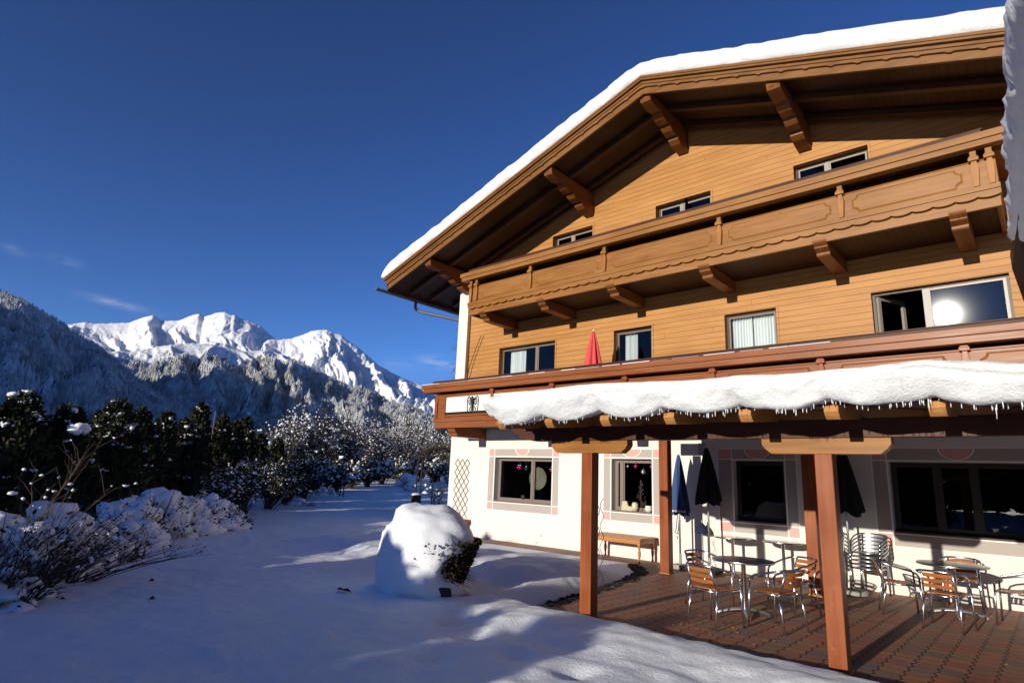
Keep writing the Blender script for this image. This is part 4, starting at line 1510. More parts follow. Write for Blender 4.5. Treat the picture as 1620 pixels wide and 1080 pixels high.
def perg_snow():
    xs = np.arange(-5.84, 2.42, 0.02)
    top = np.interp(xs, TOPX, TOPZ)
    # smooth
    ker = np.hanning(17)
    ker /= ker.sum()
    top = np.convolve(np.pad(top, 8, 'edge'), ker, 'valid')
    bot = np.full_like(xs, 2.50)
    for i in range(len(RAFT_X) - 1):
        a, b = RAFT_X[i], RAFT_X[i + 1]
        k = (xs >= a) & (xs < b)
        f = (xs[k] - a) / (b - a)
        sag = (0.12, .09, .11, .075, .09, .06, .12, .21, .12, .1)[i]
        pk = (0.35, .4, .5, .5, .45, .5, .45, .72, .5, .5)[i]
        s = np.where(f < pk, f / pk, (1 - f) / (1 - pk))
        bot[k] = 2.515 - sag * np.sin(s * math.pi / 2) ** 0.8
    k = xs < RAFT_X[0]
    bot[k] = 2.515 - 0.05 * sstep(RAFT_X[0], RAFT_X[0] - .3, xs[k]) + .16 * sstep(-5.66, -5.84, xs[k])
    bot = bot + 0.065 * (fbm(xs * 4, xs * 0, 4, 2) - .5)
    # the lip hangs 0.2 m in front of the rafter ends
    bot = EYE + (bot - EYE) * .968
    top = EYE + (top - EYE) * .985
    NV = 26
    V = []
    for i, x in enumerate(xs):
        t, b = top[i], bot[i]
        endk = math.sqrt(max(0.03, 1 - (1 - min(1, (x + 5.85) / .2)) ** 2))
        out = 0.30 + 0.10 * float(vnoise(np.array([x * 1.6]), np.array([.5]), 3)[0] - .5)
        if x > -0.9:
            out += 0.05
        zi = perg_z(6.1) + .16
        row = [(x, 6.45, perg_z(6.45) + .162), (x, 6.2, min(zi, b + .06)), (x, 5.93, b + .015)]
        for k in range(1, NV + 1):
            f = k / NV
            # superellipse from the hanging lip round to the flat top
            a = math.pi * (0.5 - f * 0.75) if False else f
            yy = 5.93 - out * 0.45 * math.sin(math.pi * min(1, f * 1.05)) ** 0.75 - .02 + 0.55 * max(0, f - .72) ** 1.3 * 3.0
            zz_ = b + (t - b) * math.sin(f * math.pi / 2) ** 0.92
            g = 0.085 * float(fbm(np.array([x * 2.2 + 3]), np.array([f * 2.4]), 3, 9)[0] - .5) + .032 * float(fbm(np.array([x * 9]), np.array([f * 6]), 3, 19)[0] - .5)
            # slump fold at the right end
            if x > -1.5:
                q = f - (0.52 - 0.16 * (x + 1.0))
                g += -0.05 * math.exp(-(q / .05) ** 2) * min(1, (x + 1.5) / .5)
            row.append((x, 6.0 + (yy - 6.0) * endk - g, zz_))
        for y in (6.75, 7.4, 8.4, 9.6, 10.8, 11.38):
            row.append((x, y, t + (0.03 + PERG_SL * .9 * (y - 6.4)) * endk + .05 * float(vnoise(np.array([x * .9]), np.array([y * .8]), 6)[0] - .5)))
        row.append((x, 11.40, perg_z(11.4) + .162))
        V += row
        n = len(row)
    mb = MB()
    fs = []
    for i in range(len(xs) - 1):
        for k in range(n - 1):
            a = i * n + k
            fs.append((a, a + n, a + n + 1, a + 1))
    fs.append(tuple(range(n)))
    fs.append(tuple((len(xs) - 1) * n + k for k in range(n))[::-1])
    mb.add(V, fs)
    o = mb.build('pergola_snow', SNOW_ROOF, None, smooth=True)
    tag(o, 'heavy drooping snow cover on the pergola roof with a row of icicles', 'snow')
    ic = MB()
    r2 = random.Random(12)
    for _ in range(170):
        x = r2.uniform(-5.75, 2.3)
        i = int((x + 5.84) / .02)
        l = r2.uniform(.006, .026) * (1 + 1.5 * (r2.random() < .08)) * (.3 + 1.4 * float(vnoise(np.array([x * 2.3]), np.array([1.0]), 8)[0]))
        if l < .007:
            continue
        y = 5.93 + r2.uniform(-.04, .10)
        ic.tube([(x, y, bot[i] + .02), (x + r2.uniform(-.003, .003), y, bot[i] - l * .5), (x, y, bot[i] - l)], [.004, .003, .001], 5)
    ic.build('icicles', M_ICE, o)


perg_snow()

# ------------------------------------------------------------------ neighbouring wing at the right edge: snowy eave running towards the chalet
wing = thing('neighbouring_wing', 'dark timber eave of the neighbouring wing at the right edge of the picture', 'house', (1.2, 4.0, 0))
WZ = 4.25


def atZ_pix(px, py, z):
    d = ray(px, py)
    k = (z - EYE) / d[2]
    return (d[0] * k, d[1] * k)


WX = sorted((atZ_pix(a_, b_, 4.3)[1], atZ_pix(a_, b_, 4.3)[0]) for a_, b_ in ((1604, -200), (1602, 0), (1597, 50), (1592, 110), (1591, 200), (1590, 270), (1593, 320), (1591, 360), (1597, 395)))
WX = list(zip(*WX))
q = [atZ_pix(*p, WZ) for p in ((1601, 425), (1611, 340))]
q2 = atZ_pix(1620, 478, WZ)
poly = [q[0], q[1]] + [(float(np.interp(y, WX[0], WX[1])) + .16, y) for y in (6.0, 5.0, 4.0, 3.0, 1.0, -3.0)] + [(2.6, -3.0), (2.6, q2[1] + .4), (q2[0] + .25, q2[1] + .35), q2]
mb = MB()
mb.prism(poly, 'z', WZ, WZ + 0.16)
mb.build('eave_soffit', M_SOFFIT, wing)
mb = MB()
mb.box(1.9, 2.2, -3.0, 6.2, -.1, WZ - .003)
mb.build('wall', M_STUCCO, wing)
mb = MB()
mb.add([(.42, -3.0, WZ + .163), (.25, q[1][1], WZ + .163), (2.6, 8.5, WZ + 1.2), (2.6, -3.0, WZ + 1.2)], [(0, 1, 2, 3)])
mb.build('roof', M_BEAM, wing)
# snow hanging over that eave
mb = MB()
rr = random.Random(4)
ys = np.arange(-2.5, 7.95, .03)
V = []
n = 28
for y in ys:
    g = float(fbm(np.array([y * 2.2]), np.array([.3]), 4, 3)[0] - .5)
    xe = float(np.interp(y, WX[0], WX[1])) + 0.05 * g + .02
    xi = 0.09 + .0 * y
    e = min(1, math.sqrt(max(.02, (7.97 - y) / .35))) if y > 7.6 else 1
    z0 = WZ - .035
    h = .34 * e
    row = []
    for k in range(n):
        a = 2 * math.pi * k / n
        cx, cz = (xe + .9) / 2, z0 + .17
        rx, rz = (.9 - xe) / 2, .19 * e
        ca, sa = math.cos(a), math.sin(a)
        x = cx + rx * (abs(ca) ** .55) * (1 if ca > 0 else -1)
        z = cz + rz * (abs(sa) ** .75) * (1 if sa > 0 else -1)
        k2 = 2.0 * float(fbm(np.array([y * 6]), np.array([k * .8]), 4, 6)[0] - .5)
        if x > .25 and sa < 0:
            z = max(z, WZ + .17 + .3 * (x - .25))
        if sa > 0:
            z += max(0, x) * .42
        row.append((x - .05 * k2 * (ca < 0), y, z + .03 * k2))
    V += row
N = len(ys)
mb.add(V, [(i * n + k, i * n + (k + 1) % n, (i + 1) * n + (k + 1) % n, (i + 1) * n + k) for i in range(N - 1) for k in range(n)] + [tuple(range(n))[::-1], tuple((N - 1) * n + k for k in range(n))])
tag(mb.build('eave_snow', SNOW_ROOF, None, smooth=True), 'ragged snow edge hanging over the eave at the right edge of the picture', 'snow')
# ------------------------------------------------------------------ terrace furniture
def bistro_chair(name, label, group, seat_m, metal_seat=False):
    """local: facing +Y, origin on the floor below the seat centre"""
    root = thing(name, label, 'chair', (0, 0, 0), 0, group)
    R = 0.0135
    for sx in (-1, 1):                       # front leg, arm and back hoop are one bent tube; legs are told apart at the seat
        m2 = MB()
        m2.tube([(sx * .245, .235, 0.004), (sx * .235, .225, .30), (sx * .228, .215, .56)], R, 8)
        m2.build('leg', M_ALU, root, smooth=True)
        m2 = MB()
        m2.tube([(sx * .215, -.265, 0.004), (sx * .205, -.225, .25), (sx * .195, -.19, .43)], R, 8)
        m2.build('leg', M_ALU, root, smooth=True)
    hoop = [(-.228, .215, .56), (-.230, .19, .60), (-.238, .12, .632), (-.255, 0, .66), (-.262, -.12, .69), (-.245, -.22, .715), (-.19, -.285, .73), (-.1, -.315, .735), (0, -.322, .737)]
    hoop = hoop + [(-x, y, z) for x, y, z in hoop[-2::-1]]
    m2 = MB()
    m2.tube(hoop, R, 8)
    m2.build('armrest', M_ALU, root, smooth=True)
    m2 = MB()
    for sx in (-1, 1):
        m2.tube([(sx * .195, -.19, .42), (sx * .18, -.235, .56), (sx * .168, -.29, .728)], R * .85, 8)
        m2.tube([(sx * .195, -.19, .425), (sx * .205, 0, .432), (sx * .222, .205, .437)], R * .85, 8)
    m2.tube([(-.222, .205, .435), (0, .235, .43), (.222, .205, .435)], R * .85, 8)
    m2.tube([(-.195, -.19, .425), (0, -.205, .425), (.195, -.19, .425)], R * .85, 8)
    m2.build('seat_frame', M_ALU, root, smooth=True)
    if metal_seat:
        m2 = MB()
        m2.box(-.20, .20, -.18, .205, .436, .444)
        m2.build('seat', M_ALU_DULL, root, bevel=.003)
        m2 = MB()
        for i in range(6):
            a, b = -.165 + i * .055, -.165 + (i + 1) * .055
            def yb(x, z):
                return -.24 - (z - .55) * .32 - .03 * (1 - (x / .17) ** 2)
            m2.add([(a, yb(a, .53), .53), (b, yb(b, .53), .53), (b, yb(b, .725), .725), (a, yb(a, .725), .725)], [(0, 1, 2, 3)])
        m2.build('backrest', M_ALU_DULL, root, smooth=True)
    else:
        m2 = MB()
        for i in range(7):
            y = -.175 + i * .0585
            hw = .186 + .02 * (i / 6)
            zc = .445 + .006 * math.cos(i / 6 * math.pi * 1.2)
            m2.box(-hw, hw, y, y + .044, zc - .006, zc + .007)
        m2.build('seat', seat_m, root, bevel=.003)
        m2 = MB()
        for i in range(3):
            zc = .545 + i * .068
            yc = -.232 - (zc - .55) * .33
            n = 8
            for k in range(n):
                xa, xb = -.172 + .344 * k / n, -.172 + .344 * (k + 1) / n
                ca, cb = -.028 * (1 - (xa / .172) ** 2), -.028 * (1 - (xb / .172) ** 2)
                tz = .023
                dy = -tz * .33
                v = [(xa, yc + ca - dy, zc - tz), (xb, yc + cb - dy, zc - tz), (xb, yc + cb + dy, zc + tz), (xa, yc + ca + dy, zc + tz)]
                v += [(p[0], p[1] + .012, p[2]) for p in v]
                m2.add(v, [(0, 1, 2, 3), (7, 6, 5, 4), (0, 4, 5, 1), (3, 2, 6, 7), (0, 3, 7, 4), (1, 5, 6, 2)])
        m2.build('backrest', seat_m, root)
    return root


def face(dx, dy):
    """turn that points local +Y towards (dx,dy)"""
    return math.atan2(-dx, dy)


GC = 'slatted aluminium chairs round the terrace tables'
T1, T2 = (-3.43, 8.78), (-1.34, 11.42)
ch = bistro_chair('slatted_chair', 'slatted chair nearest the camera, its back to us, at the left terrace table', GC, M_SLAT)
ch.location = (-3.44, 7.82, 0)
ch.rotation_euler = (0, 0, face(.16, .62))
for loc, to, lab in (((-2.83, 8.28), (-.46, .17), 'slatted chair of the left table, just left of the middle post'),
                     ((-4.02, 8.98), (.75, -.12), 'slatted chair with a folded green cushion at the far left of the left table'),
                     ((-3.02, 9.52), (-.35, -.7), 'slatted chair on the wall side of the left table, facing the camera'),
                     ((-1.93, 10.80), (.8, .25), 'slatted chair turned sideways on the left of the right hand table'),
                     ((-1.31, 10.22), (.12, .9), 'slatted chair with its back to the camera at the right hand table'),
                     ((-0.62, 11.33), (-.9, .05), 'slatted chair cut by the right edge of the picture, facing left'),
                     ((-1.33, 12.22), (.05, -.9), 'slatted chair behind the right hand table, close to the large window')):
    dup(ch, (loc[0], loc[1], 0), face(*to), lab)
# green cushion
mb = MB()
mb.box(-4.20, -3.86, 8.80, 9.14, .458, .50)
tag(mb.build('green_cushion', mat_plain('green_cushion_cloth', (0.03, 0.10, 0.06), .85), None, bevel=.015), 'folded green cushion lying on the far left chair of the left table', 'cushion')


def round_table(name, label, loc, r, h, rz, group, top=M_TABLETOP):
    root = thing(name, label, 'table', (0, 0, 0), 0, group)
    m2 = MB()
    m2.lathe([(r - .012, h - .022), (r, h - .016), (r, h - .003), (r - .006, h), (r - .03, h - .001)], n=48)
    m2.build('table_top', [top], root, smooth=False, bevel=0)
    m2 = MB()
    m2.lathe([(r - .002, h - .026), (r + .004, h - .018), (r + .004, h - .004), (r - .0, h + .001), (r - .008, h + .0012)], n=48)
    m2.build('rim', M_ALU, root, smooth=True)
    m2 = MB()
    m2.lathe([(.034, .05), (.030, .10), (.030, h - .06), (.05, h - .03)], n=18)
    m2.build('column', M_ALU, root, smooth=True)
    for k in range(4):
        a = rz + k * math.pi / 2
        c, s = math.cos(a), math.sin(a)
        m2 = MB()
        pts = []
        V = []
        L = .36
        for i, (f, w, z) in enumerate(((0.02, .045, .085), (.12, .04, .08), (.24, .033, .055), (.34, .026, .028), (.37, .02, .02))):
            for sx, dz in ((-1, -.012), (1, -.012), (.6, .012), (-.6, .012)):
                x, y = f, sx * w
                V.append((x * c - y * s, x * s + y * c, z + dz))
        fs = [(i * 4 + j, i * 4 + (j + 1) % 4, i * 4 + 4 + (j + 1) % 4, i * 4 + 4 + j) for i in range(4) for j in range(4)] + [(3, 2, 1, 0), (16, 17, 18, 19)]
        m2.add(V, fs)
        m2.lathe([(.016, 0.002), (.016, .02)], (.345 * c, .345 * s, 0), 10)
        m2.build('foot', M_ALU_DULL, root, bevel=.004)
    root.location = (loc[0], loc[1], 0)
    return root


GT = 'round metal terrace tables'
round_table('round_table', 'round metal table with four slatted chairs, left of the middle post', T1, .41, .72, .5, GT)
round_table('round_table', 'round metal table ringed by four slatted chairs near the large window', T2, .45, .72, .2, GT)
round_table('round_table', 'empty round table under the third window, left of the pair', (-5.0, 12.30), .36, .735, .3, GT)
round_table('round_table', 'empty round table by the wall, right of the pair, beside the post', (-4.05, 12.34), .36, .735, .7, GT)

# stacks of all-metal chairs by the wall
mc = bistro_chair('metal_chair', 'bottom chair of the left stack of all metal chairs', 'stacked metal chairs by the wall', None, True)
first = True
names = ['bottom', 'second', 'third', 'fourth', 'fifth', 'top']
for si, (sx, sy, rz, side) in enumerate(((-3.30, 12.34, .12, 'left'), (-2.62, 12.30, -.08, 'right'))):
    for k in range(5):
        off = -.025 * k
        loc = (sx - math.sin(rz) * off, sy + math.cos(rz) * off * -1, .062 * k)
        nm = names[k] if k < 4 else 'top'
        lab = '%s chair of the %s stack of all metal chairs under the large window' % (nm, side)
        if first:
            mc.location, mc.rotation_euler, first = loc, (0, 0, rz + math.pi), False
            mc['label'] = lab
        else:
            dup(mc, loc, rz + math.pi, lab)

# --- low pine table by the wall
bt = thing('low_table', 'low pine table with turned legs standing against the white wall', 'table', (-7.6, 12.38, 0))
bx0, bx1, by0, by1, bh = -8.30, -6.90, 12.02, 12.76, .53
mb = MB()
mb.box(bx0, bx1, by0, by1, bh - .03, bh)
mb.build('table_top', M_PINE, bt, bevel=.012)
mb = MB()
mb.box(bx0 + .08, bx1 - .08, by0 + .05, by0 + .072, bh - .13, bh - .031)
mb.box(bx0 + .08, bx1 - .08, by1 - .072, by1 - .05, bh - .13, bh - .031)
mb.box(bx0 + .05, bx0 + .072, by0 + .08, by1 - .08, bh - .13, bh - .031)
mb.box(bx1 - .072, bx1 - .05, by0 + .08, by1 - .08, bh - .13, bh - .031)
mb.build('apron', M_PINE, bt, bevel=.003)
for x in (bx0 + .08, bx1 - .08):
    for y in (by0 + .08, by1 - .08):
        mb = MB()
        mb.box(x - .035, x + .035, y - .035, y + .035, bh - .16, bh - .031)
        mb.lathe([(.022, .004), (.028, .03), (.020, .06), (.018, .09), (.030, .16), (.036, .21), (.028, .27), (.020, .30), (.032, .33), (.024, .35), (.034, bh - .161)], (x, y, 0), 14)
        mb.build('leg', M_PINE, bt, bevel=.003)

# --- closed parasols
def parasol(name, label, loc, ztop, zbot, rb, cloth, base='block', zpole=0.0, folds=8, tilt=(0, 0)):
    root = thing(name, label, 'parasol', (loc[0], loc[1], zpole), 0)
    def mod(th, z):
        return 1 + .20 * math.sin(folds * th + .8) + .06 * math.sin(3 * th + 1)
    H = ztop - zbot
    m2 = MB()
    prof = []
    for i in range(15):
        f = i / 14
        r = rb * (.10 + .90 * (1 - f) ** .80) if f > .05 else rb * (.96 + f)
        prof.append((max(.012, r), zbot - loc[2] + H * f))
    V, fs, n = [], [], 48
    for (r, z) in prof:
        for k in range(n):
            th = 2 * math.pi * k / n
            rr_ = r * mod(th, z)
            dz = (.05 * math.sin(folds * th * .5 + 1) if z < zbot - loc[2] + .02 else 0)
            V.append((loc[0] + rr_ * math.cos(th), loc[1] + rr_ * math.sin(th), loc[2] + z + dz))
    for i in range(14):
        for k in range(n):
            fs.append((i * n + k, i * n + (k + 1) % n, (i + 1) * n + (k + 1) % n, (i + 1) * n + k))
    fs.append(tuple(14 * n + k for k in range(n)))
    m2.add(V, fs)
    m2.build('canopy', cloth, root, smooth=True)
    m2 = MB()
    m2.tube([(loc[0], loc[1], zpole + .02), (loc[0], loc[1], ztop - .05)], .019, 10)
    m2.build('pole', M_ALU_DULL, root, smooth=True)
    m2 = MB()
    m2.lathe([(.012, ztop - .02), (.018, ztop + .01), (.012, ztop + .04), (.004, ztop + .055)], (loc[0], loc[1], 0), 10)
    m2.build('finial', M_WHITE, root, smooth=True)
    if base == 'block':
        m2 = MB()
        m2.box(loc[0] - .16, loc[0] + .16, loc[1] - .16, loc[1] + .16, zpole + .002, zpole + .09)
        m2.lathe([(.03, zpole + .09), (.028, zpole + .30)], (loc[0], loc[1], 0), 12)
        m2.build('base', M_CONCRETE, root, bevel=.012)
    elif base == 'disc':
        m2 = MB()
        m2.lathe([(.25, zpole + .002), (.25, zpole + .05), (.22, zpole + .07), (.04, zpole + .075), (.03, zpole + .3)], (loc[0], loc[1], 0), 32)
        m2.build('base', M_CONCRETE, root, bevel=.004)
    return root


pb = parasol('closed_parasol', 'closed navy blue parasol beside the rear pergola post', (-6.10, 12.25, 0), 2.33, 1.10, .20, M_BLUECLOTH)
mb = MB()                                       # pale printed strips near its hem
for k in range(7):
    a = -2.3 + k * .28
    r = .214
    mb.obox((-6.10 + r * math.cos(a), 12.25 + r * math.sin(a), 1.16), (-math.sin(a), math.cos(a), 0), (math.cos(a), math.sin(a), .1), (0, 0, 1), .018, .012, .018)
mb.build('hem_print', M_WHITE, pb)
parasol('closed_parasol', 'closed black parasol left of the third window', (-5.44, 12.20, 0), 2.47, 1.36, .245, M_BLACKCLOTH)
parasol('closed_parasol', 'closed black parasol half hidden behind the right front post', (-2.88, 12.15, 0), 2.48, 1.32, .25, M_BLACKCLOTH, 'disc')
parasol('closed_parasol', 'closed red parasol standing on the lower balcony between two windows', (-8.13, 11.95, 4.15), 5.28, 4.30, .215, M_REDCLOTH, 'block', 3.13)

# dark blue bag tied to a thin stake by the wall
st = thing('garden_stake', 'thin metal stake with a small dark blue dome by the wall', 'lantern', (-5.75, 12.55, 0))
mb = MB()
mb.tube([(-5.75, 12.55, .002), (-5.75, 12.55, 1.0)], .009, 8)
mb.build('stake', M_ALU_DULL, st)
mb = MB()
mb.lathe([(.02, .94), (.09, .86), (.13, .80), (.145, .745), (.13, .73), (.02, .735)], (-5.75, 12.55, 0), 20, mod=lambda th, z: 1 + .07 * math.sin(9 * th))
mb.build('dome', mat_plain('dark_navy_cloth', (0.010, 0.018, 0.045), .8), st, smooth=True)
# folded crank rod of the awning leaning on the wall
mb = MB()
mb.tube([(-6.42, 12.72, .75), (-6.36, 12.74, 1.3), (-6.34, 12.75, 1.8)], .011, 8)
mb.tube([(-6.42, 12.72, .75), (-6.44, 12.70, .68), (-6.38, 12.68, .66), (-6.37, 12.68, .55)], .011, 8)
tag(mb.build('awning_crank', M_ALU_DULL, None, smooth=True), 'thin metal awning crank hanging beside the blue parasol', 'crank')

# --- wooden trellis on the wall
mb = MB()
tx0, tx1, tz0, tz1 = -13.70, -13.08, .50, 2.19
sp_ = .206
import itertools
def seg_clip(x, z, dx, dz):
    lo, hi = -9, 9
    for p, d, a, b in ((x, dx, tx0, tx1), (z, dz, tz0, tz1)):
        t0, t1 = (a - p) / d, (b - p) / d
        lo, hi = max(lo, min(t0, t1)), min(hi, max(t0, t1))
    return lo, hi


for k in range(-14, 16):
    for s, y in ((1, WALL_Y - .018), (-1, WALL_Y - .031)):
        x, z = tx0 + k * sp_, tz0
        dx, dz = .62 * s, .785
        lo, hi = seg_clip(x, z, dx, dz)
        if hi - lo < .06:
            continue
        a, b = (x + dx * lo, z + dz * lo), (x + dx * hi, z + dz * hi)
        mid = ((a[0] + b[0]) / 2, y, (a[1] + b[1]) / 2)
        L = math.hypot(b[0] - a[0], b[1] - a[1])
        mb.obox(mid, (dx, 0, dz), (0, 1, 0), (-dz, 0, dx), L / 2, .005, .0065)
tag(mb.build('trellis', M_TRELLIS, None), 'diagonal wooden trellis fixed to the white wall at the left corner', 'trellis')
# planter under the trellis
pl = thing('planter_box', 'terracotta planter below the trellis, half hidden by the snowy bush', 'planter', (-13.2, 12.6, 0))
mb = MB()
mb.prism([(-13.42, .0), (-12.98, .0), (-12.93, .44), (-13.47, .44)], 'y', 12.42, 12.74)
mb.box(-13.50, -12.90, 12.39, 12.77, .40, .47)
mb.build('pot', M_TERRA, pl, bevel=.01)
mb = MB()
for i in range(6):
    mb.ball((-13.38 + i * .075, 12.58, .47), .075, 2, .2, (1, 1, .5))
mb.build('snow_cap', SNOW, pl, smooth=True)

# --- window decorations
def bauble(x, z, r, col, y, label):
    b = thing('bauble', label, 'bauble', (x, y, z), 0, 'christmas baubles in the windows')
    m2 = MB()
    m2.ball((x, y, z), r, 3)
    m2.build('globe', col, b, smooth=True)
    m2 = MB()
    m2.lathe([(r * .22, r * .93), (r * .22, r * 1.15)], (x, y, z), 8)
    m2.tube([(x, y, z + r), (x, y, z + .18 + r)], .003, 4)
    m2.build('hanger', M_ALU, b)


M_PURPLE = mat_plain('purple_bauble', (0.30, 0.01, 0.10), .15, .6, .1)
M_SILVER = mat_plain('silver_bauble', (0.6, 0.62, 0.64), .15, .9, .1)
M_GREENB = mat_plain('dark_green_bauble', (0.01, 0.05, 0.05), .15, .6, .1)
yb_ = WALL_Y + .13
bauble(-11.27, 1.99, .055, M_PURPLE, yb_, 'purple bauble, left one of two touching in the first shop window')
bauble(-11.18, 1.985, .06, M_PURPLE, yb_ - .03, 'purple bauble with a bright highlight in the first shop window')
bauble(-10.98, 1.96, .06, M_GREENB, yb_, 'dark green bauble beside the paper rosette')
bauble(-10.10, 1.95, .06, M_PURPLE, yb_, 'single purple bauble at the right side of the first shop window')
bauble(-7.55, 2.08, .05, M_PURPLE, yb_, 'purple bauble high in the middle of the second window')
bauble(-7.14, 2.08, .045, M_PURPLE, yb_, 'purple bauble at the right frame of the second window')
bauble(-7.35, 1.96, .06, M_SILVER, yb_, 'silver bauble hanging lower in the second window')
bauble(-7.77, 2.08, .035, M_SILVER, yb_, 'small silver bell at the upper left of the second window')
# paper rosette in the first window
mb = MB()
cx_, cz_, R_ = -10.66, 1.71, .31
n = 72
V = [(cx_, WALL_Y + .245, cz_)]
for k in range(n):
    a = 2 * math.pi * k / n
    V.append((cx_ + R_ * math.cos(a) * (1 if k % 2 else .95), WALL_Y + (.225 if k % 2 else .262), cz_ + R_ * math.sin(a) * (1 if k % 2 else .95)))
mb.add(V, [(0, 1 + k, 1 + (k + 1) % n) for k in range(n)])
tag(mb.build('paper_rosette', mat_plain('cream_paper', (0.55, 0.50, 0.40), .85), None), 'large pleated paper rosette hanging in the first shop window', 'decoration')
# heart
mb = MB()
pts = []
for k in range(30):
    t = 2 * math.pi * k / 30
    pts.append((-11.08 + .0042 * 16 * math.sin(t) ** 3, 1.20 + .0045 * (13 * math.cos(t) - 5 * math.cos(2 * t) - 2 * math.cos(3 * t) - math.cos(4 * t))))
mb.prism(pts, 'y', WALL_Y + .13, WALL_Y + .15)
tag(mb.build('dark_heart', M_BLACK, None), 'small dark heart standing on the sill of the first window', 'decoration')
# felt boots, pots and a little bare tree on the second sill
mb = MB()
zs_ = 1.05
mb.prism([(-7.93, zs_), (-7.62, zs_), (-7.60, zs_ + .06), (-7.66, zs_ + .10), (-7.74, zs_ + .11), (-7.77, zs_ + .22), (-7.89, zs_ + .22)], 'y', WALL_Y + .07, WALL_Y + .14)
tag(mb.build('felt_boot', mat_plain('beige_felt', (0.55, 0.48, 0.34), .9), None, bevel=.015), 'beige felt boot on the sill of the second window', 'boot')
mb = MB()
mb.lathe([(.06, 0), (.085, .07), (.075, .16), (.05, .2)], (-7.56, WALL_Y + .1, zs_ + .003), 16)
tag(mb.build('sill_vase', mat_plain('cream_glaze', (0.6, 0.52, 0.36), .35), None, smooth=True), 'cream vase beside the boot in the second window', 'vase')
mb = MB()
mb.lathe([(.06, 0), (.09, .06), (.08, .13), (.085, .14)], (-7.20, WALL_Y + .1, zs_ + .003), 16)
tag(mb.build('sill_bowl', mat_plain('white_glaze', (0.7, 0.7, 0.64), .35), None, smooth=True), 'white pot at the right of the second window sill', 'pot')
tr = thing('table_tree', 'small bare decorated tree on the sill of the second window', 'decoration', (-7.40, WALL_Y + .1, zs_))
mb = MB()
mb.tube([(-7.40, WALL_Y + .1, zs_ + .003), (-7.40, WALL_Y + .1, zs_ + .72)], .008, 6)
rr = random.Random(2)
for i in range(26):
    z = zs_ + .12 + .022 * i
    a = rr.uniform(0, 6.28)
    l = .16 * (1 - i / 30)
    mb.tube([(-7.40, WALL_Y + .1, z), (-7.40 + l * math.cos(a), WALL_Y + .1 + .35 * l * math.sin(a), z + .06)], .004, 4)
mb.build('branches', M_TWIG, tr)
mb = MB()
for i in range(22):
    z = zs_ + .16 + .026 * i
    a = rr.uniform(0, 6.28)
    l = .14 * (1 - i / 26)
    mb.ball((-7.40 + l * math.cos(a), WALL_Y + .1 + .35 * l * math.sin(a), z), .011, 1)
mb.build('ornaments', M_SILVER, tr)
# two wavy plant stakes behind the left post
for i, (px, lab) in enumerate(((944, 'wavy metal plant stake in the snow bed, the left one behind the left post'), (950.5, 'wavy metal plant stake in the snow bed, the right one behind the left post'))):
    bx, by = atZ_pix(px + 1, 905, .28)
    m2 = MB()
    zb = gz(bx, by) - .05
    pts = []
    for k in range(90):
        f = k / 89
        z = zb + 1.55 * f
        w = .028 * math.sin(f * 30 + i * 1.6)
        pts.append((bx + w, by + .028 * math.cos(f * 30 + i * 1.6), z))
    m2.tube(pts, .0055, 5)
    tag(m2.build('plant_stake', M_DARKMETAL, None, smooth=True), lab, 'plant stake', 'wavy plant stakes')
# ------------------------------------------------------------------ plants
def mat_leaf(name, a, b, c, sc=2.2):
    t = NT(name)
    n1 = t.noise(t.coords((1, 1, 1)), sc, 4, 0.6)
    n2 = t.noise(t.coords((1, 1, 1)), sc * 7, 3, 0.6)
    k = t.math('ADD', t.math('MULTIPLY', n1, .7), t.math('MULTIPLY', n2, .3))
    return t.set(col=t.ramp(k, [(.34, a), (.52, b), (.68, c)]), rough=.7, spec=.2)


M_CONIFER = mat_leaf('conifer_needles', (0.018, 0.024, 0.012), (0.036, 0.042, 0.019), (0.088, 0.060, 0.026))
M_CONIFER2 = mat_leaf('dark_conifer_needles', (0.015, 0.021, 0.012), (0.028, 0.036, 0.018), (0.065, 0.052, 0.024))
M_BUSH = mat_leaf('bush_leaf', (0.018, 0.020, 0.012), (0.035, 0.036, 0.020), (0.075, 0.045, 0.025), 3)
M_DRYLEAF = mat_leaf('brown_bush_leaf', (0.020, 0.014, 0.008), (0.045, 0.030, 0.015), (0.09, 0.05, 0.02), 6)


def quads(pos, dirs, nrm, ln, wd):
    """leaf-sized kites"""
    pos, dirs, nrm = np.asarray(pos), np.asarray(dirs), np.asarray(nrm)
    dirs = dirs / (np.linalg.norm(dirs, axis=1, keepdims=True) + 1e-9)
    side = np.cross(dirs, nrm)
    side /= np.linalg.norm(side, axis=1, keepdims=True) + 1e-9
    ln, wd = np.asarray(ln)[:, None], np.asarray(wd)[:, None]
    V = np.stack([pos, pos + dirs * ln * .45 + side * wd, pos + dirs * ln, pos + dirs * ln * .45 - side * wd], 1)
    n = len(pos)
    F = np.arange(n * 4).reshape(n, 4)
    return V.reshape(-1, 3), F


def snow_blobs(mb, pts, rs, rng, sub=1, sq=.75, jit=.25):
    for p, r in zip(pts, rs):
        mb.ball(p, r, sub, jit, (1, 1, sq), rng=rng)


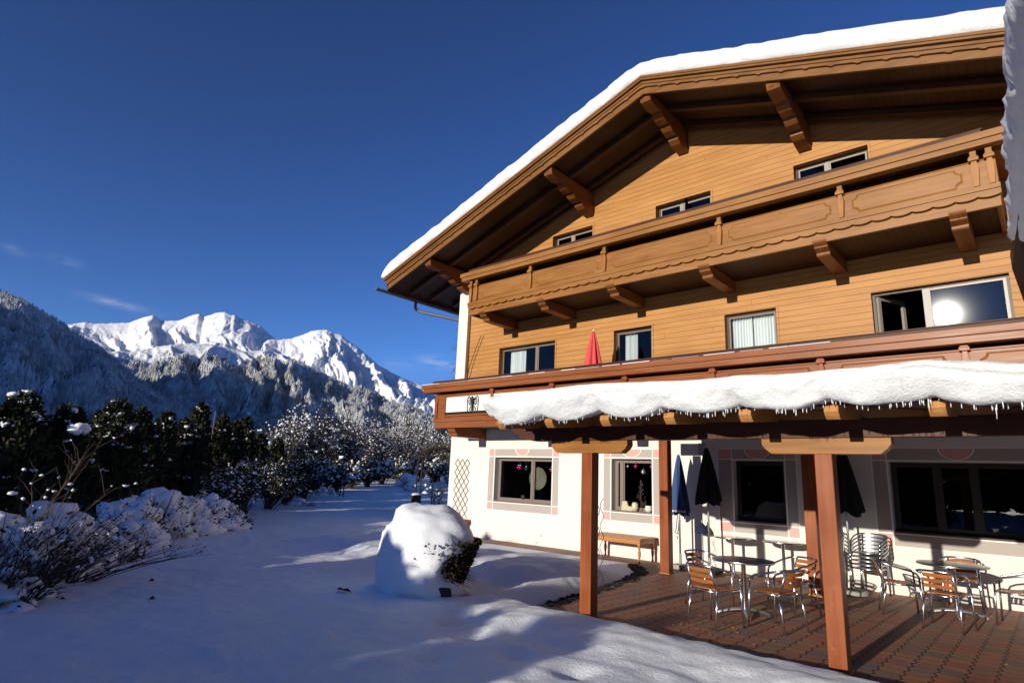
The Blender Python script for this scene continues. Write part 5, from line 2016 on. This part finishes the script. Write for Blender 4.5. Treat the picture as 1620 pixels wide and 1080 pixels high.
def conifer(name, label, group, base, h, rad, seed, n=5200, leaf=.15, snow=70, mat=None, sside=(-.75, -.3), leaders=3):
    rs = np.random.RandomState(seed)
    rng = random.Random(seed)
    root = thing(name, label, 'tree', base, 0, group)
    bx, by, bz = base
    lead = [(0, 0, 1.0)] + [(rs.uniform(-.42, .42) * rad, rs.uniform(-.42, .42) * rad, rs.uniform(.70, .95)) for _ in range(leaders)]
    pr = np.array([1.8] + [1.0] * leaders)
    which = rs.choice(len(lead), n, p=pr / pr.sum())
    L = np.array(lead)[which]
    t = rs.rand(n) ** 0.85
    th = rs.rand(n) * 2 * math.pi
    lump = .72 + .56 * fbm(th * 1.3 + which * 5 + seed, t * h * 1.5, 3, seed)
    R = rad * (.82 if leaders else 1.0) * np.minimum(1, (t + .04) * 7) * (1 - t) ** .62 * lump * np.where(which == 0, 1, .78)
    rr_ = R * (1 - .45 * rs.rand(n) ** 2.2)
    ht = h * L[:, 2]
    x, y, z = bx + L[:, 0] * np.minimum(1, t * 2 + .3) + rr_ * np.cos(th), by + L[:, 1] * np.minimum(1, t * 2 + .3) + rr_ * np.sin(th), bz + .05 + t * (ht - .05)
    out = np.stack([np.cos(th), np.sin(th), np.zeros(n)], 1)
    d = out * rs.uniform(.25, 1.0, (n, 1)) + np.array([0, 0, 1.0]) * rs.uniform(.1, 1.2, (n, 1)) + rs.normal(0, .3, (n, 3))
    nr = out + rs.normal(0, .7, (n, 3))
    ln = leaf * rs.uniform(.6, 1.4, n)
    V, F = quads(np.stack([x, y, z], 1), d, nr, ln, ln * rs.uniform(.16, .3, n))
    mb = MB()
    mb.arrays(V, F)
    for (lx, ly, lk) in lead:                                # dense inner core
        mb.lathe([(rad * .35, .1), (rad * .50, h * .15), (rad * .42, h * .4 * lk), (rad * .24, h * .7 * lk), (.02, h * .92 * lk)], (bx + lx, by + ly, bz), 9, mod=lambda a, z: 1 + .25 * math.sin(3 * a + z * 4))
    mb.build('crown', mat or M_CONIFER, root)
    mb = MB()
    mb.tube([(bx, by, bz - .1), (bx + .02, by, bz + h * .5), (bx, by, bz + h * .93)], [.09, .06, .012], 7)
    mb.build('trunk', M_BARK, root)
    if snow:
        mb = MB()
        c = 0
        while c < snow:
            t_ = rng.random() ** .6
            w = rng.randrange(len(lead))
            lx, ly, lk = lead[w]
            a = rng.uniform(0, 6.28)
            s = math.cos(a) * sside[0] + math.sin(a) * sside[1]
            if rng.random() > .22 + .6 * max(0, s) + .55 * (t_ > .72):
                continue
            lump_ = .72 + .56 * float(fbm(np.array([a * 1.3 + w * 5 + seed]), np.array([t_ * h * 1.5]), 3, seed)[0])
            r = 1.13 * rad * (.82 if leaders else 1) * min(1, (t_ + .04) * 7) * (1 - t_) ** .62 * lump_ * (1 if w == 0 else .78) + .02
            k = min(1, t_ * 2 + .3)
            p = Vector((bx + lx * k + r * math.cos(a), by + ly * k + r * math.sin(a), bz + t_ * h * lk + .07))
            size = rng.uniform(.010, .032) * (1 + 1.5 * (rng.random() < .10)) * (leaf / .15)
            for _ in range(rng.randrange(3, 9)):
                mb.ball(p + Vector((rng.uniform(-1, 1), rng.uniform(-1, 1), rng.uniform(-.5, .5))) * size * 2.2, size * rng.uniform(.5, 1.1), 1, .3, (1.1, 1.1, .65), rng=rng)
                c += 1
        mb.build('snow_tufts', SNOW, root, smooth=True)
    return root


GH = 'dark conifers of the garden hedge'
HEDGE = [(-25, 640, 15.6, 1.05, 'dark conifer cut by the left edge of the picture'),
         (42, 626, 15.4, 1.05, 'tall brownish pointed conifer nearest the left edge'),
         (112, 648, 15.9, 1.02, 'dark conifer with a large white pillow of snow on its top'),
         (188, 638, 17.0, .9, 'broad dark conifer with snow tufts all over its left side'),
         (226, 652, 18.4, .7, 'dark conifer just right of the broad snow tufted one'),
         (266, 657, 20.5, .55, 'slim dark conifer with a snow capped rounded tip'),
         (296, 668, 21.5, .6, 'low dark conifer between two slim pointed ones, snow on its shoulder'),
         (320, 643, 23.5, .62, 'tallest pointed conifer in the middle of the hedge'),
         (354, 662, 25.0, .6, 'leaning dark green conifer right of the tallest pointed one'),
         (376, 672, 26.0, .55, 'small conifer with one thick snow cap near the white field'),
         (391, 664, 27.5, .62, 'reddish brown rounded conifer just before the white field'),
         (414, 690, 29.0, .5, 'short dark conifer in front of the white field'),
         (440, 699, 31.5, .5, 'last dark conifer of the hedge before the frosted bushes')]
for i, (px, py, d, r, lab) in enumerate(HEDGE):
    p = spot(px, py, d)
    z = gz(p.x, p.y)
    conifer('hedge_conifer', lab, GH, (p.x, p.y, z - .05), p.z - z + .05, r * (1.16 if i > 2 else 1), 100 + i, n=6500 if d < 18 else 4200, leaf=.15 + .004 * (d - 13), snow=(700, 650, 700, 1100, 520, 500, 560, 460, 380, 420, 300, 320, 320)[i], leaders=(3, 2, 3, 4, 3, 2, 3, 1, 2, 2, 3, 2, 3)[i], mat=M_CONIFER if i not in (4, 6) else M_CONIFER2)
# the big snow pillow
p = spot(124, 678, 15.2)
mb = MB()
rr = random.Random(3)
for k in range(14):
    mb.ball((p.x + rr.uniform(-.08, .08), p.y + rr.uniform(-.11, .11), p.z + rr.uniform(-.04, .05)), rr.uniform(.05, .105), 2, .3, (1, 1.1, .85), rng=rr)
tag(mb.build('snow_pillow', SNOW, None, smooth=True), 'thick white snow pillow lying on top of a dark hedge conifer', 'snow')


def twig_bush(name, label, cat, base, h, r, seed, stems=26, twigs=5, mat=None, snow=0, snow_r=(.02, .06), leaf=0, group=None, spread=1.0, rad=.008, lean=(0, 0), leafm=None, snow_up=.3, leafk=1.0):
    rs = random.Random(seed)
    root = thing(name, label, cat, base, 0, group)
    B = Vector(base)
    mb = MB()
    pts_all = []
    for s in range(stems):
        a = rs.uniform(0, 6.28)
        k = rs.random() ** .6
        tip = B + Vector((r * k * math.cos(a) * spread + lean[0], r * k * math.sin(a) * spread + lean[1], h * rs.uniform(.6, 1.0) * (1 - .35 * k * k)))
        st = B + Vector((rs.uniform(-.15, .15) * r, rs.uniform(-.15, .15) * r, -.05))
        mid = st.lerp(tip, .5) + Vector((rs.uniform(-.1, .1) * r, rs.uniform(-.1, .1) * r, .12 * h))
        pts = [st * (1 - f) ** 2 + mid * 2 * f * (1 - f) + tip * f * f for f in (0, .2, .4, .6, .8, 1)]
        pts = [p + Vector((rs.uniform(-1, 1), rs.uniform(-1, 1), rs.uniform(-1, 1))) * .02 * h for p in pts]
        mb.tube(pts, [rad * (1.5 - 1.2 * i / 5) for i in range(6)], 4, cap=False)
        pts_all += pts[2:]
        for t_ in range(twigs):
            i = rs.randrange(1, 5)
            q = pts[i].lerp(pts[i + 1], rs.random())
            dv = (pts[i + 1] - pts[i]).normalized() * .6 + Vector((rs.uniform(-1, 1), rs.uniform(-1, 1), rs.uniform(-.2, .9)))
            l = h * rs.uniform(.10, .30)
            e = q + dv.normalized() * l
            mb.tube([q, q.lerp(e, .5) + Vector((rs.uniform(-1, 1), rs.uniform(-1, 1), rs.uniform(-.2, 1))) * l * .1, e], [rad * .6, rad * .45, rad * .25], 3, cap=False)
            pts_all += [q.lerp(e, .5), e]
    mb.build('branches', mat or M_TWIG, root)
    if leaf:
        n = leaf
        P = np.array([tuple(rs.choice(pts_all)) for _ in range(n)]) + np.random.RandomState(seed).normal(0, .05 * r, (n, 3))
        r2 = np.random.RandomState(seed + 1)
        D = r2.normal(0, 1, (n, 3))
        ln = r2.uniform(.05, .12, n) * (1 + .25 * r) * leafk
        V, F = quads(P, D, r2.normal(0, 1, (n, 3)), ln, ln * .3)
        m2 = MB()
        m2.arrays(V, F)
        m2.build('leaves', leafm or M_BUSH, root)
    if snow:
        m2 = MB()
        hi = sorted(pts_all, key=lambda p: -p.z + rs.uniform(0, h * (1 - snow_up)))
        for i in range(snow):
            p = hi[min(len(hi) - 1, int(rs.random() * len(hi) * .85))]
            q = rs.uniform(*snow_r)
            if rs.random() < .08:
                q *= 1.9
            m2.ball(p + Vector((rs.uniform(-1, 1) * q, rs.uniform(-1, 1) * q, q * .4)), q, 1, .45, (rs.uniform(.8, 1.4), rs.uniform(.8, 1.4), rs.uniform(.65, 1.1)), rng=rs)
        m2.build('snow_tufts', SNOW, root, smooth=True)
    return root


def snowy_mound(name, label, base, rx, ry, h, seed, balls=70, holes=260, leafm=None):
    """low bush buried under lumpy snow: stays a bush with a snow cover"""
    rs = random.Random(seed)
    root = thing(name, label, 'bush', base, 0, 'snow buried low bushes along the hedge')
    bx, by, bz = base
    mb = MB()
    for i in range(balls):
        a, k = rs.uniform(0, 6.28), rs.random() ** .55
        x, y = bx + rx * k * math.cos(a), by + ry * k * math.sin(a)
        z = bz + h * (1 - k ** 2.2) * rs.uniform(.55, 1.0)
        q = rs.uniform(.06, .19) * (h / .7) ** .5
        mb.ball((x, y, z - q * .3), q, 2, .34, (1.15, 1.15, .8), rng=rs)
    mb.build('snow_cover', SNOW, root, smooth=True)
    n = holes
    r2 = np.random.RandomState(seed)
    a, k = r2.rand(n) * 6.28, r2.rand(n) ** .4
    P = np.stack([bx + rx * k * np.cos(a) * 1.02, by + ry * k * np.sin(a) * 1.02, bz + h * r2.rand(n) * (1.02 - k ** 2.5 * .6)], 1)
    D = np.stack([np.cos(a), np.sin(a), r2.uniform(-.3, .8, n)], 1) + r2.normal(0, .5, (n, 3))
    ln = r2.uniform(.04, .10, n)
    V, F = quads(P, D, r2.normal(0, 1, (n, 3)), ln, ln * .28)
    m2 = MB()
    m2.arrays(V, F)
    for i in range(40):
        a_ = rs.uniform(0, 6.28)
        p0 = Vector((bx + rx * .5 * math.cos(a_), by + ry * .5 * math.sin(a_), bz + h * .2))
        p1 = Vector((bx + rx * 1.1 * math.cos(a_), by + ry * 1.1 * math.sin(a_), bz + h * rs.uniform(.3, 1.05)))
        m2.tube([p0, p0.lerp(p1, .5) + Vector((0, 0, .06)), p1], [.008, .006, .003], 4, cap=False)
    m2.build('foliage', leafm or M_BUSH, root)
    return root


def at_ground(px, d):
    a, e = pol(px, 800)
    x, y = math.sin(a) * d, math.cos(a) * d
    return x, y, gz(x, y)


# low snow-laden bushes at the foot of the hedge
for i, (px, d, rx, ry, h, lab) in enumerate(((335, 16.3, .75, .95, .85, 'rounded snow heaped bush at the right end of the low row, beside the open lawn'),
                                             (290, 15.6, .65, .8, .95, 'snow heaped bush with dark gaps, second from the lawn'),
                                             (245, 15.0, .7, .8, 1.05, 'higher snow heaped bush in the middle of the low row'),
                                             (205, 14.0, .6, .7, 1.0, 'snow heaped bush below the broad tufted conifer'),
                                             (160, 12.4, .7, .6, .7, 'snow heaped bush behind the bare twigs, towards the lawn'),
                                             (90, 11.6, .9, .8, .95, 'wide snow heaped bush behind the bare twig shrub'),
                                             (15, 10.6, .8, .8, .95, 'snow heaped bush at the left edge of the picture'),
                                             (195, 11.9, .45, .4, .42, 'small snow heap with dry stalks on the lawn edge'),
                                             (40, 9.2, .7, .5, .42, 'low snow heap in the lower left corner'))):
    x, y, z = at_ground(px, d)
    snowy_mound('snowy_bush', lab, (x, y, z - .12), rx, ry, h, 300 + i, balls=110 if i < 7 else 30, holes=900 if i < 7 else 120)

# frosted shrubs of the middle distance
MIDB = [(385, 19.8, 1.7, .8, 'grey blue frosted shrub with fine upright stems, in front of the hedge'),
        (350, 18.6, 1.35, .7, 'frosted shrub with drooping snowy branches left of the upright one'),
        (425, 21.5, 1.55, .85, 'dense frosted shrub at the corner of the lawn'),
        (452, 23.5, 1.7, .7, 'dark rounded shrub dusted with snow beside the lawn, at the bend'),
        (478, 26.0, 1.75, .8, 'dark snow dusted shrub behind the bend of the lawn')]
for i, (px, d, h, r, lab) in enumerate(MIDB):
    x, y, z = at_ground(px, d)
    twig_bush('frosted_shrub', lab, 'shrub', (x, y, z), h, r, 400 + i, 46, 7, M_TWIG, snow=420, snow_r=(.010, .028), leaf=(700, 900, 1500, 2600, 2400)[i], group='frosted shrubs beside the lawn', rad=.010)

# frosted bushes and small trees at the far end of the lawn
GF = 'frosted bushes and small trees at the far end of the lawn'
FARB = [(462, 652, 33, 1.5, 'snow speckled bush with a tall bright crown, first of the far row'),
        (484, 640, 36, 1.3, 'thin frosted tree top standing above the first far bushes'),
        (505, 655, 34, 1.5, 'snow speckled bush below a flat white snow pillow'),
        (528, 662, 37, 1.5, 'dark snow speckled bush in the middle of the far row'),
        (552, 668, 36, 1.5, 'dense snow speckled bush left of the forked white trunk'),
        (574, 660, 42, 1.7, 'feathery frosted bush behind the forked trunk'),
        (603, 655, 44, 2.0, 'frosted tree with a pale forked trunk'),
        (628, 668, 47, 1.9, 'bright frosted bush right of the forked trunk'),
        (650, 652, 52, 2.2, 'feathery tall frosted tree before the mountain slope'),
        (672, 668, 50, 1.8, 'frosted bush left of the house corner, under the slope'),
        (696, 676, 46, 1.8, 'frosted bush partly hidden by the house corner'),
        (725, 670, 44, 1.8, 'frosted bush hidden behind the house corner')]
for i, (px, py, d, r, lab) in enumerate(FARB):
    p = spot(px, py, d)
    z = gz(p.x, p.y)
    dark = i in (2, 3, 4)
    twig_bush('frosted_tree' if i in (1, 6, 8) else 'frosted_bush', lab, 'tree' if i in (1, 6, 8) else 'bush', (p.x, p.y, z), p.z - z, r * .85, 500 + i, 44, 9, M_TWIG, snow=620, snow_r=(.02, .055), leaf=2600 if dark else 1600, group=GF, rad=.02, snow_up=.15)
# lower bushes in front of them, along the lawn edge
LOWB = [(470, 27.5, 1.3, .7, 'low snow dusted bush at the lawn edge, left end of the low far row'),
        (500, 29.5, 1.5, .9, 'low dark bush with white caps beside two thin stems'),
        (528, 31.0, 1.5, .9, 'low dark bush behind the two thin stems'),
        (552, 33.0, 1.4, .9, 'low snow dusted bush left of the rounded snow heap'),
        (578, 36.0, 1.5, 1.0, 'low bush with grey blue snow below the forked trunk'),
        (602, 39.0, 1.5, 1.0, 'low rounded bush below the pale forked trunk'),
        (628, 42.0, 1.6, 1.1, 'low dark bush with a snow pillow right of the forked trunk'),
        (655, 45.0, 1.7, 1.2, 'low dark bush behind the rose arch'),
        (682, 44.0, 1.7, 1.2, 'low dark bush right of the rose arch'),
        (710, 42.0, 1.7, 1.2, 'low dark bush hidden by the house corner')]
for i, (px, d, h, r, lab) in enumerate(LOWB):
    x, y, z = at_ground(px, d)
    twig_bush('far_bush', lab, 'bush', (x, y, z), h, r, 600 + i, 34, 6, M_TWIG, snow=260, snow_r=(.025, .075), leaf=2600, group='low bushes along the far lawn edge', rad=.014)
for i, (px, d, rx, h, lab) in enumerate(((512, 28.5, .6, .5, 'rounded snow heap at the foot of the far bushes'), (642, 38, .8, 1.0, 'smooth snow dome before the dark far bushes'), (668, 33, 1.3, .6, 'long snow heap behind the rose arch'), (470, 23.2, .6, .4, 'snow heap at the bend of the lawn'))):
    x, y, z = at_ground(px, d)
    snowy_mound('snow_heap', lab, (x, y, z - .15), rx, rx, h, 700 + i, 34, 30)
# two bare thin stems
for i, (px, lab) in enumerate(((536, 'thin bare stem at the lawn edge, left one of two'), (541, 'thin bare stem at the lawn edge, right one of two'))):
    x, y, z = at_ground(px, 27.5)
    m2 = MB()
    m2.tube([(x, y, z - .05), (x + .02, y, z + .8), (x, y + .02, z + 2.0)], [.025, .02, .01], 6)
    tag(m2.build('sapling', M_BARK, None), lab, 'sapling', 'thin bare stems')
# tall thin pole rising from the hedge
p = spot(341, 650, 24.2)
m2 = MB()
m2.tube([(p.x, p.y, gz(p.x, p.y)), (p.x, p.y, p.z)], .012, 5)
tag(m2.build('garden_pole', M_TRELLIS, None), 'tall thin pole rising out of the hedge', 'pole')

# bare twig shrub in the lower left
GT2 = 'bare twig shrubs in the lower left corner'
for i, (px, d, h, r, lean, lab) in enumerate(((20, 9.3, 1.0, 1.0, (.3, .25), 'bare dark twig shrub at the left edge, nearest the camera'),
                                              (75, 9.9, 1.05, 1.0, (.25, .35), 'bare twig shrub fanning over the snow heap'),
                                              (120, 10.2, .75, 1.1, (.5, .55), 'bare twig shrub with long arching shoots reaching over the lawn'),
                                              (50, 10.9, 1.9, .8, (.1, .5), 'tall bare canes with snow tufts leaning to the right before the conifers'),
                                              (232, 12.2, .55, .4, (0, .1), 'small dry stalks sticking out at the lawn edge'))):
    x, y, z = at_ground(px, d)
    twig_bush('bare_shrub', lab, 'shrub', (x, y, z - .05), h, r, 800 + i, (42, 42, 36, 8, 9)[i], 7, M_TWIG, snow=(24, 30, 14, 30, 4)[i], snow_r=(.012, .030), group=GT2, rad=.0055, lean=lean, leaf=(180, 180, 110, 0, 20)[i], leafm=M_DRYLEAF, leafk=.35)

# ---- the big snow capped bush left of the terrace
sbx, sby = -6.72, 5.85
sz = .12
bush = thing('snow_capped_bush', 'rounded bush under a huge smooth snow cap between lawn and terrace', 'bush', (sbx, sby, sz))
v, f = ICO[4]
V = []
ca, sa = math.cos(YAW), math.sin(YAW)
arr = np.array(v)
nz = fbm(arr[:, 0] * 1.4 + 5, arr[:, 1] * 1.4 + arr[:, 2] * 1.7, 3, 3) - .5
nz2 = fbm(arr[:, 0] * 5 + 5, arr[:, 1] * 5 + arr[:, 2] * 6, 3, 13) - .5
for (x, y, z), q, q2 in zip(v, nz, nz2):
    u = x * .80 + y * .60            # towards picture right
    w = math.hypot(x, y)
    rxy = .66 * (1 - .06 * q) * ((abs(w) ** .88) if z > 0 else 1 + .06 * z) / max(w, 1e-6)
    zz = (z if z > 0 else z * 1.0)
    X, Y = x * rxy * (1 + .34 * q + .17 * q2), y * rxy * (1 + .34 * q + .17 * q2)
    H = .58 + (.60 + .20 * q + .10 * q2) * zz * (abs(zz) ** -.12 if abs(zz) > .05 else 1)
    H += .05 * max(0, z) * (-u * .6)
    lo = -.06 + .62 * float(sstep(-.05, .72, u)) + .10 * q2 * (u > 0)          # hem of the snow climbs on the right
    if H < lo:
        k = (lo - H) / .6
        X, Y = X * (1 - .5 * k), Y * (1 - .5 * k)
        H = lo - .02 + .10 * k
    V.append((sbx + X, sby + Y, sz + H))
mb = MB()
mb.add(V, f)
mb.build('snow_cap', SNOW, bush, smooth=True)
n = 6500
r2 = np.random.RandomState(77)
a = r2.normal(-.05, .50, n) + math.atan2(.60, .80)
k = r2.rand(n) ** .5
zz = r2.rand(n)
rad_ = (.44 + .26 * zz) * (.55 + .50 * k)
P = np.stack([sbx + rad_ * np.cos(a), sby + rad_ * np.sin(a), sz + .06 + .66 * zz], 1)
D = np.stack([np.cos(a) * .7, np.sin(a) * .7, -.8 + 1.0 * r2.rand(n)], 1) + r2.normal(0, .45, (n, 3))
ln = r2.uniform(.03, .065, n)
Vq, Fq = quads(P, D, r2.normal(0, 1, (n, 3)), ln, ln * .3)
mb = MB()
mb.arrays(Vq, Fq)
rs = random.Random(5)
for i in range(170):
    a_ = rs.gauss(-.05, .5) + math.atan2(.60, .80)
    p0 = Vector((sbx + .15 * math.cos(a_), sby + .15 * math.sin(a_), sz + .05))
    R1 = rs.uniform(.5, .74)
    p1 = Vector((sbx + R1 * math.cos(a_), sby + R1 * math.sin(a_), sz + rs.uniform(.12, .7)))
    mb.tube([p0, p0.lerp(p1, .55) + Vector((0, 0, .14)), p1], [.008, .005, .002], 4, cap=False)
mb.build('foliage', M_DRYLEAF, bush)
mb = MB()
mb.lathe([(.26, -.2), (.30, .1), (.36, .35), (.25, .55)], (sbx + .16, sby + .12, sz), 20, mod=lambda t, z: 1 + .08 * math.sin(5 * t))
mb.build('stems', M_BARK, bush)
# dark wooden board leaning at its foot
mb = MB()
c0 = spot(660, 944, 8.4)
mb.obox((-6.28, 5.62, .20), (.85, .5, .0), (-.5, .85, .25), (0, -.25, 1), .24, .02, .07)
tag(mb.build('dark_board', M_BARK, None, bevel=.01), 'dark weathered board leaning at the foot of the snow capped bush', 'board')

# ---- rose arch, pot, rose, wire fence at the house corner
D0 = 23.3
def gp(px, d=D0):
    x, y, z = at_ground(px, d)
    return Vector((x, y, z))


arch = thing('rose_arch', 'overgrown metal rose arch on the lawn left of the house corner', 'garden arch', tuple(gp(668)))
for i, (dd, o) in enumerate(((0, 0), (.9, 7))):
    b0, b1 = gp(656 + o, D0 + dd), gp(716 + o, D0 + dd)
    pts = []
    for k in range(25):
        t_ = math.pi * k / 24
        c = (b0 + b1) / 2
        h = 1.45 + .75 * max(0, math.sin(t_)) ** .8 if 0 < k < 24 else 0
        q = c + (b0 - b1) / 2 * math.cos(t_)
        pts.append(Vector((q.x, q.y, c.z + (h if 0 < k < 24 else 0))))
    pts = [Vector((b0.x, b0.y, b0.z))] + pts[1:-1] + [Vector((b1.x, b1.y, b1.z))]
    mb = MB()
    mb.tube(pts, .032, 6)
    mb.build('hoop', M_DARKMETAL, arch)
rs = random.Random(6)
mb, ms = MB(), MB()
for i in range(420):
    t_ = rs.uniform(0.05, 1.0) ** .7 * math.pi
    c0, c1 = gp(657 + rs.uniform(0, 7), D0 + rs.uniform(0, .9)), gp(717, D0 + .4)
    c = (c0 + c1) / 2
    q = c + (c0 - c1) / 2 * math.cos(t_)
    z = c.z + 1.4 + .78 * math.sin(t_) ** .8 if t_ > .25 else c.z + rs.uniform(.1, 1.5)
    p = Vector((q.x, q.y, z))
    d = Vector((rs.uniform(-1, 1), rs.uniform(-1, 1), rs.uniform(-.6, .8))) * rs.uniform(.12, .38)
    mb.tube([p, p + d * .5 + Vector((0, 0, .05)), p + d], [.015, .011, .006], 4, cap=False)
    if rs.random() < .12:
        ms.ball(p + Vector((0, 0, .03)), rs.uniform(.02, .05), 1, .3, (1.3, 1.3, .7), rng=rs)
mb.build('rose_canes', mat_leaf('rose_cane', (.06, .04, .025), (.10, .07, .04), (.16, .12, .06)), arch)
ms.build('snow_tufts', SNOW, arch, smooth=True)
mb = MB()
q = gp(657)
mb.lathe([(.16, -.05), (.19, .2), (.20, .42), (.17, .46)], q, 16)
pot = mb.build('barrel_pot', M_BARK, None)
tag(pot, 'dark wooden barrel pot at the left foot of the rose arch', 'pot')
mb = MB()
mb.ball(q + Vector((0, 0, .47)), .16, 2, .2, (1, 1, .45))
mb.build('snow_cap', SNOW, pot, smooth=True)
q = gp(690, 22)
twig_bush('rose_bush', 'sparse leafy rose bush before the wire fence at the house corner', 'bush', tuple(q), 1.25, .40, 903, 9, 6, M_TWIG, snow=12, snow_r=(.03, .06), leaf=70, rad=.009)
fence = thing('wire_fence', 'low wire mesh fence between the rose bush and the house corner', 'fence', tuple(gp(700, 21.5)))
a_, b_ = gp(682, 21.3), gp(722, 21.0)
mb = MB()
for k in range(15):
    p = a_.lerp(b_, k / 14)
    mb.tube([(p.x, p.y, p.z - .05), (p.x, p.y, p.z + .95)], .006, 4)
for j in range(9):
    z = .08 + .105 * j
    mb.tube([(a_.x, a_.y, a_.z + z), (b_.x, b_.y, b_.z + z)], .006, 4)
mb.build('mesh_panel', M_DARKMETAL, fence)
mb = MB()
for p in (a_, b_):
    mb.tube([(p.x, p.y, p.z - .1), (p.x, p.y, p.z + 1.05)], .02, 6)
mb.build('fence_posts', M_DARKMETAL, fence)
x, y, z = at_ground(686, 18.2)
snowy_mound('snow_heap', 'small snow covered plant behind the big snow capped bush', (x, y, z), .22, .22, .55, 711, 14, 10)

# ---- bare climber on the house corner beside the downpipe
mb = MB()
rs = random.Random(10)
for i in range(9):
    x, y = -14.1 - rs.uniform(.0, .12), 13.3 + rs.uniform(-.25, .3)
    pts = [Vector((x, y, 3.1 + rs.uniform(0, .6)))]
    top = rs.uniform(5.6, 7.0)
    while pts[-1].z < top:
        p = pts[-1]
        pts.append(Vector((-14.06 - abs(rs.gauss(.05, .07)), y + rs.gauss(0, .10), p.z + .18)))
    mb.tube(pts, .010, 4, cap=False)
    for k in range(10):
        p = rs.choice(pts)
        d = Vector((-rs.uniform(.1, .45), rs.uniform(-.3, .2), rs.uniform(-.35, .15)))
        mb.tube([p, p + d * .6 + Vector((0, 0, .05)), p + d], [.007, .005, .003], 3, cap=False)
tag(mb.build('bare_climber', M_TWIG, None), 'leafless climbing plant on the left corner of the house', 'climber')
# chain-like light string on the cladding
mb = MB()
for s in (0, .13):
    pts = [(-13.02 + s - .62 * f - .10 * math.sin(f * 3), CLAD_Y - .012, 6.0 - 1.75 * f) for f in np.linspace(0, 1, 40)]
    pts = [(x + .015 * math.sin(i * 2.1), y, z) for i, (x, y, z) in enumerate(pts)]
    mb.tube(pts, .007, 4)
tag(mb.build('light_string', M_RAFTER, None), 'thin string of lights hanging on the timber wall at the left', 'string lights')

# ------------------------------------------------------------------ trees of the next garden, out of the frame on the left: they shade the lawn
def back_row():
    protos = []
    rs = random.Random(21)
    lab = 'snow dusted conifer in the row beyond the lawn, outside the picture on the left'
    k = 0
    GAPS = ((-10.75, .32), (-24.0, .5), (-16.6, .25))
    for y0, hlo, hhi, x0, step in ((-6.4, 2.9, 3.5, -8.3, 1.0), (-8.6, 3.1, 3.7, -6.4, 1.1), (-11.2, 3.4, 4.0, -6.0, 1.5), (-6.4, 2.9, 3.5, -6.1, 1.0), (-5.0, 1.7, 2.2, -4.0, 1.15)):
        xs = x0
        while xs > -30:
            h, r = rs.uniform(hlo, hhi), rs.uniform(.75, .95)
            if (y0 == -5.0 and xs < -6.6) or (x0 == -6.1 and xs < -8.0):
                break
            if -8.2 < xs < -5.4:
                h -= .75
            y = y0 + rs.uniform(-.5, .5)
            for c, w in GAPS:                        # narrow aisles that let a streak of sun through
                if abs(xs - c) < w + r * .8:
                    xs = c - w - r * .8
            z = gz(xs, y) - .05
            if k < 4:
                o = conifer('garden_conifer', lab, 'conifers outside the picture', (xs, y, z), h, r, 900 + k, n=3200, leaf=.24, snow=40)
                protos.append((o, h))
            else:
                o, h0 = protos[rs.randrange(4)]
                dup(o, (xs, y, z), rs.uniform(0, 6.28), None, (1.0, 1.0, h / h0))
            k += 1
            xs -= r * step * rs.uniform(.95, 1.3)

    # and a farther row behind the camera, mirrored in the large window
    for x, h in ((-6.5, 4.4), (-4.6, 4.9), (-3.1, 4.5), (-1.4, 4.9), (.3, 4.6), (2.0, 4.9), (3.8, 4.4)):
        o, h0 = protos[rs.randrange(4)]
        y = -22 + rs.uniform(-1, 1)
        dup(o, (x, y, gz(x, y) - .05), rs.uniform(0, 6.28), None, (1.35, 1.35, h / h0))


back_row()

for o in list(scn.objects):
    if o.parent is not None and o.name.split('.')[0] in ('snow_tufts', 'snow_cover', 'foliage', 'leaves', 'crown', 'icicles', 'rose_canes', 'branches', 'ornaments'):
        o['kind'] = 'stuff'

# ------------------------------------------------------------------ thin winter haze in the valley
mb = MB()
mb.box(-9300, 9300, -9300, 9300, -41.5, 1750)
hz = mb.build('haze', NT('valley_haze').mat, None)
tag(hz, 'thin pale haze filling the valley', 'haze', kind='stuff')
hm_ = hz.data.materials[0].node_tree
for n_ in list(hm_.nodes):
    if n_.type == 'BSDF_PRINCIPLED':
        hm_.nodes.remove(n_)
pv = hm_.nodes.new('ShaderNodeVolumePrincipled')
pv.inputs['Color'].default_value = (0.80, 0.88, 1.0, 1)
pv.inputs['Density'].default_value = 1.3e-5
hm_.links.new(pv.outputs[0], [n_ for n_ in hm_.nodes if n_.type == 'OUTPUT_MATERIAL'][0].inputs['Volume'])
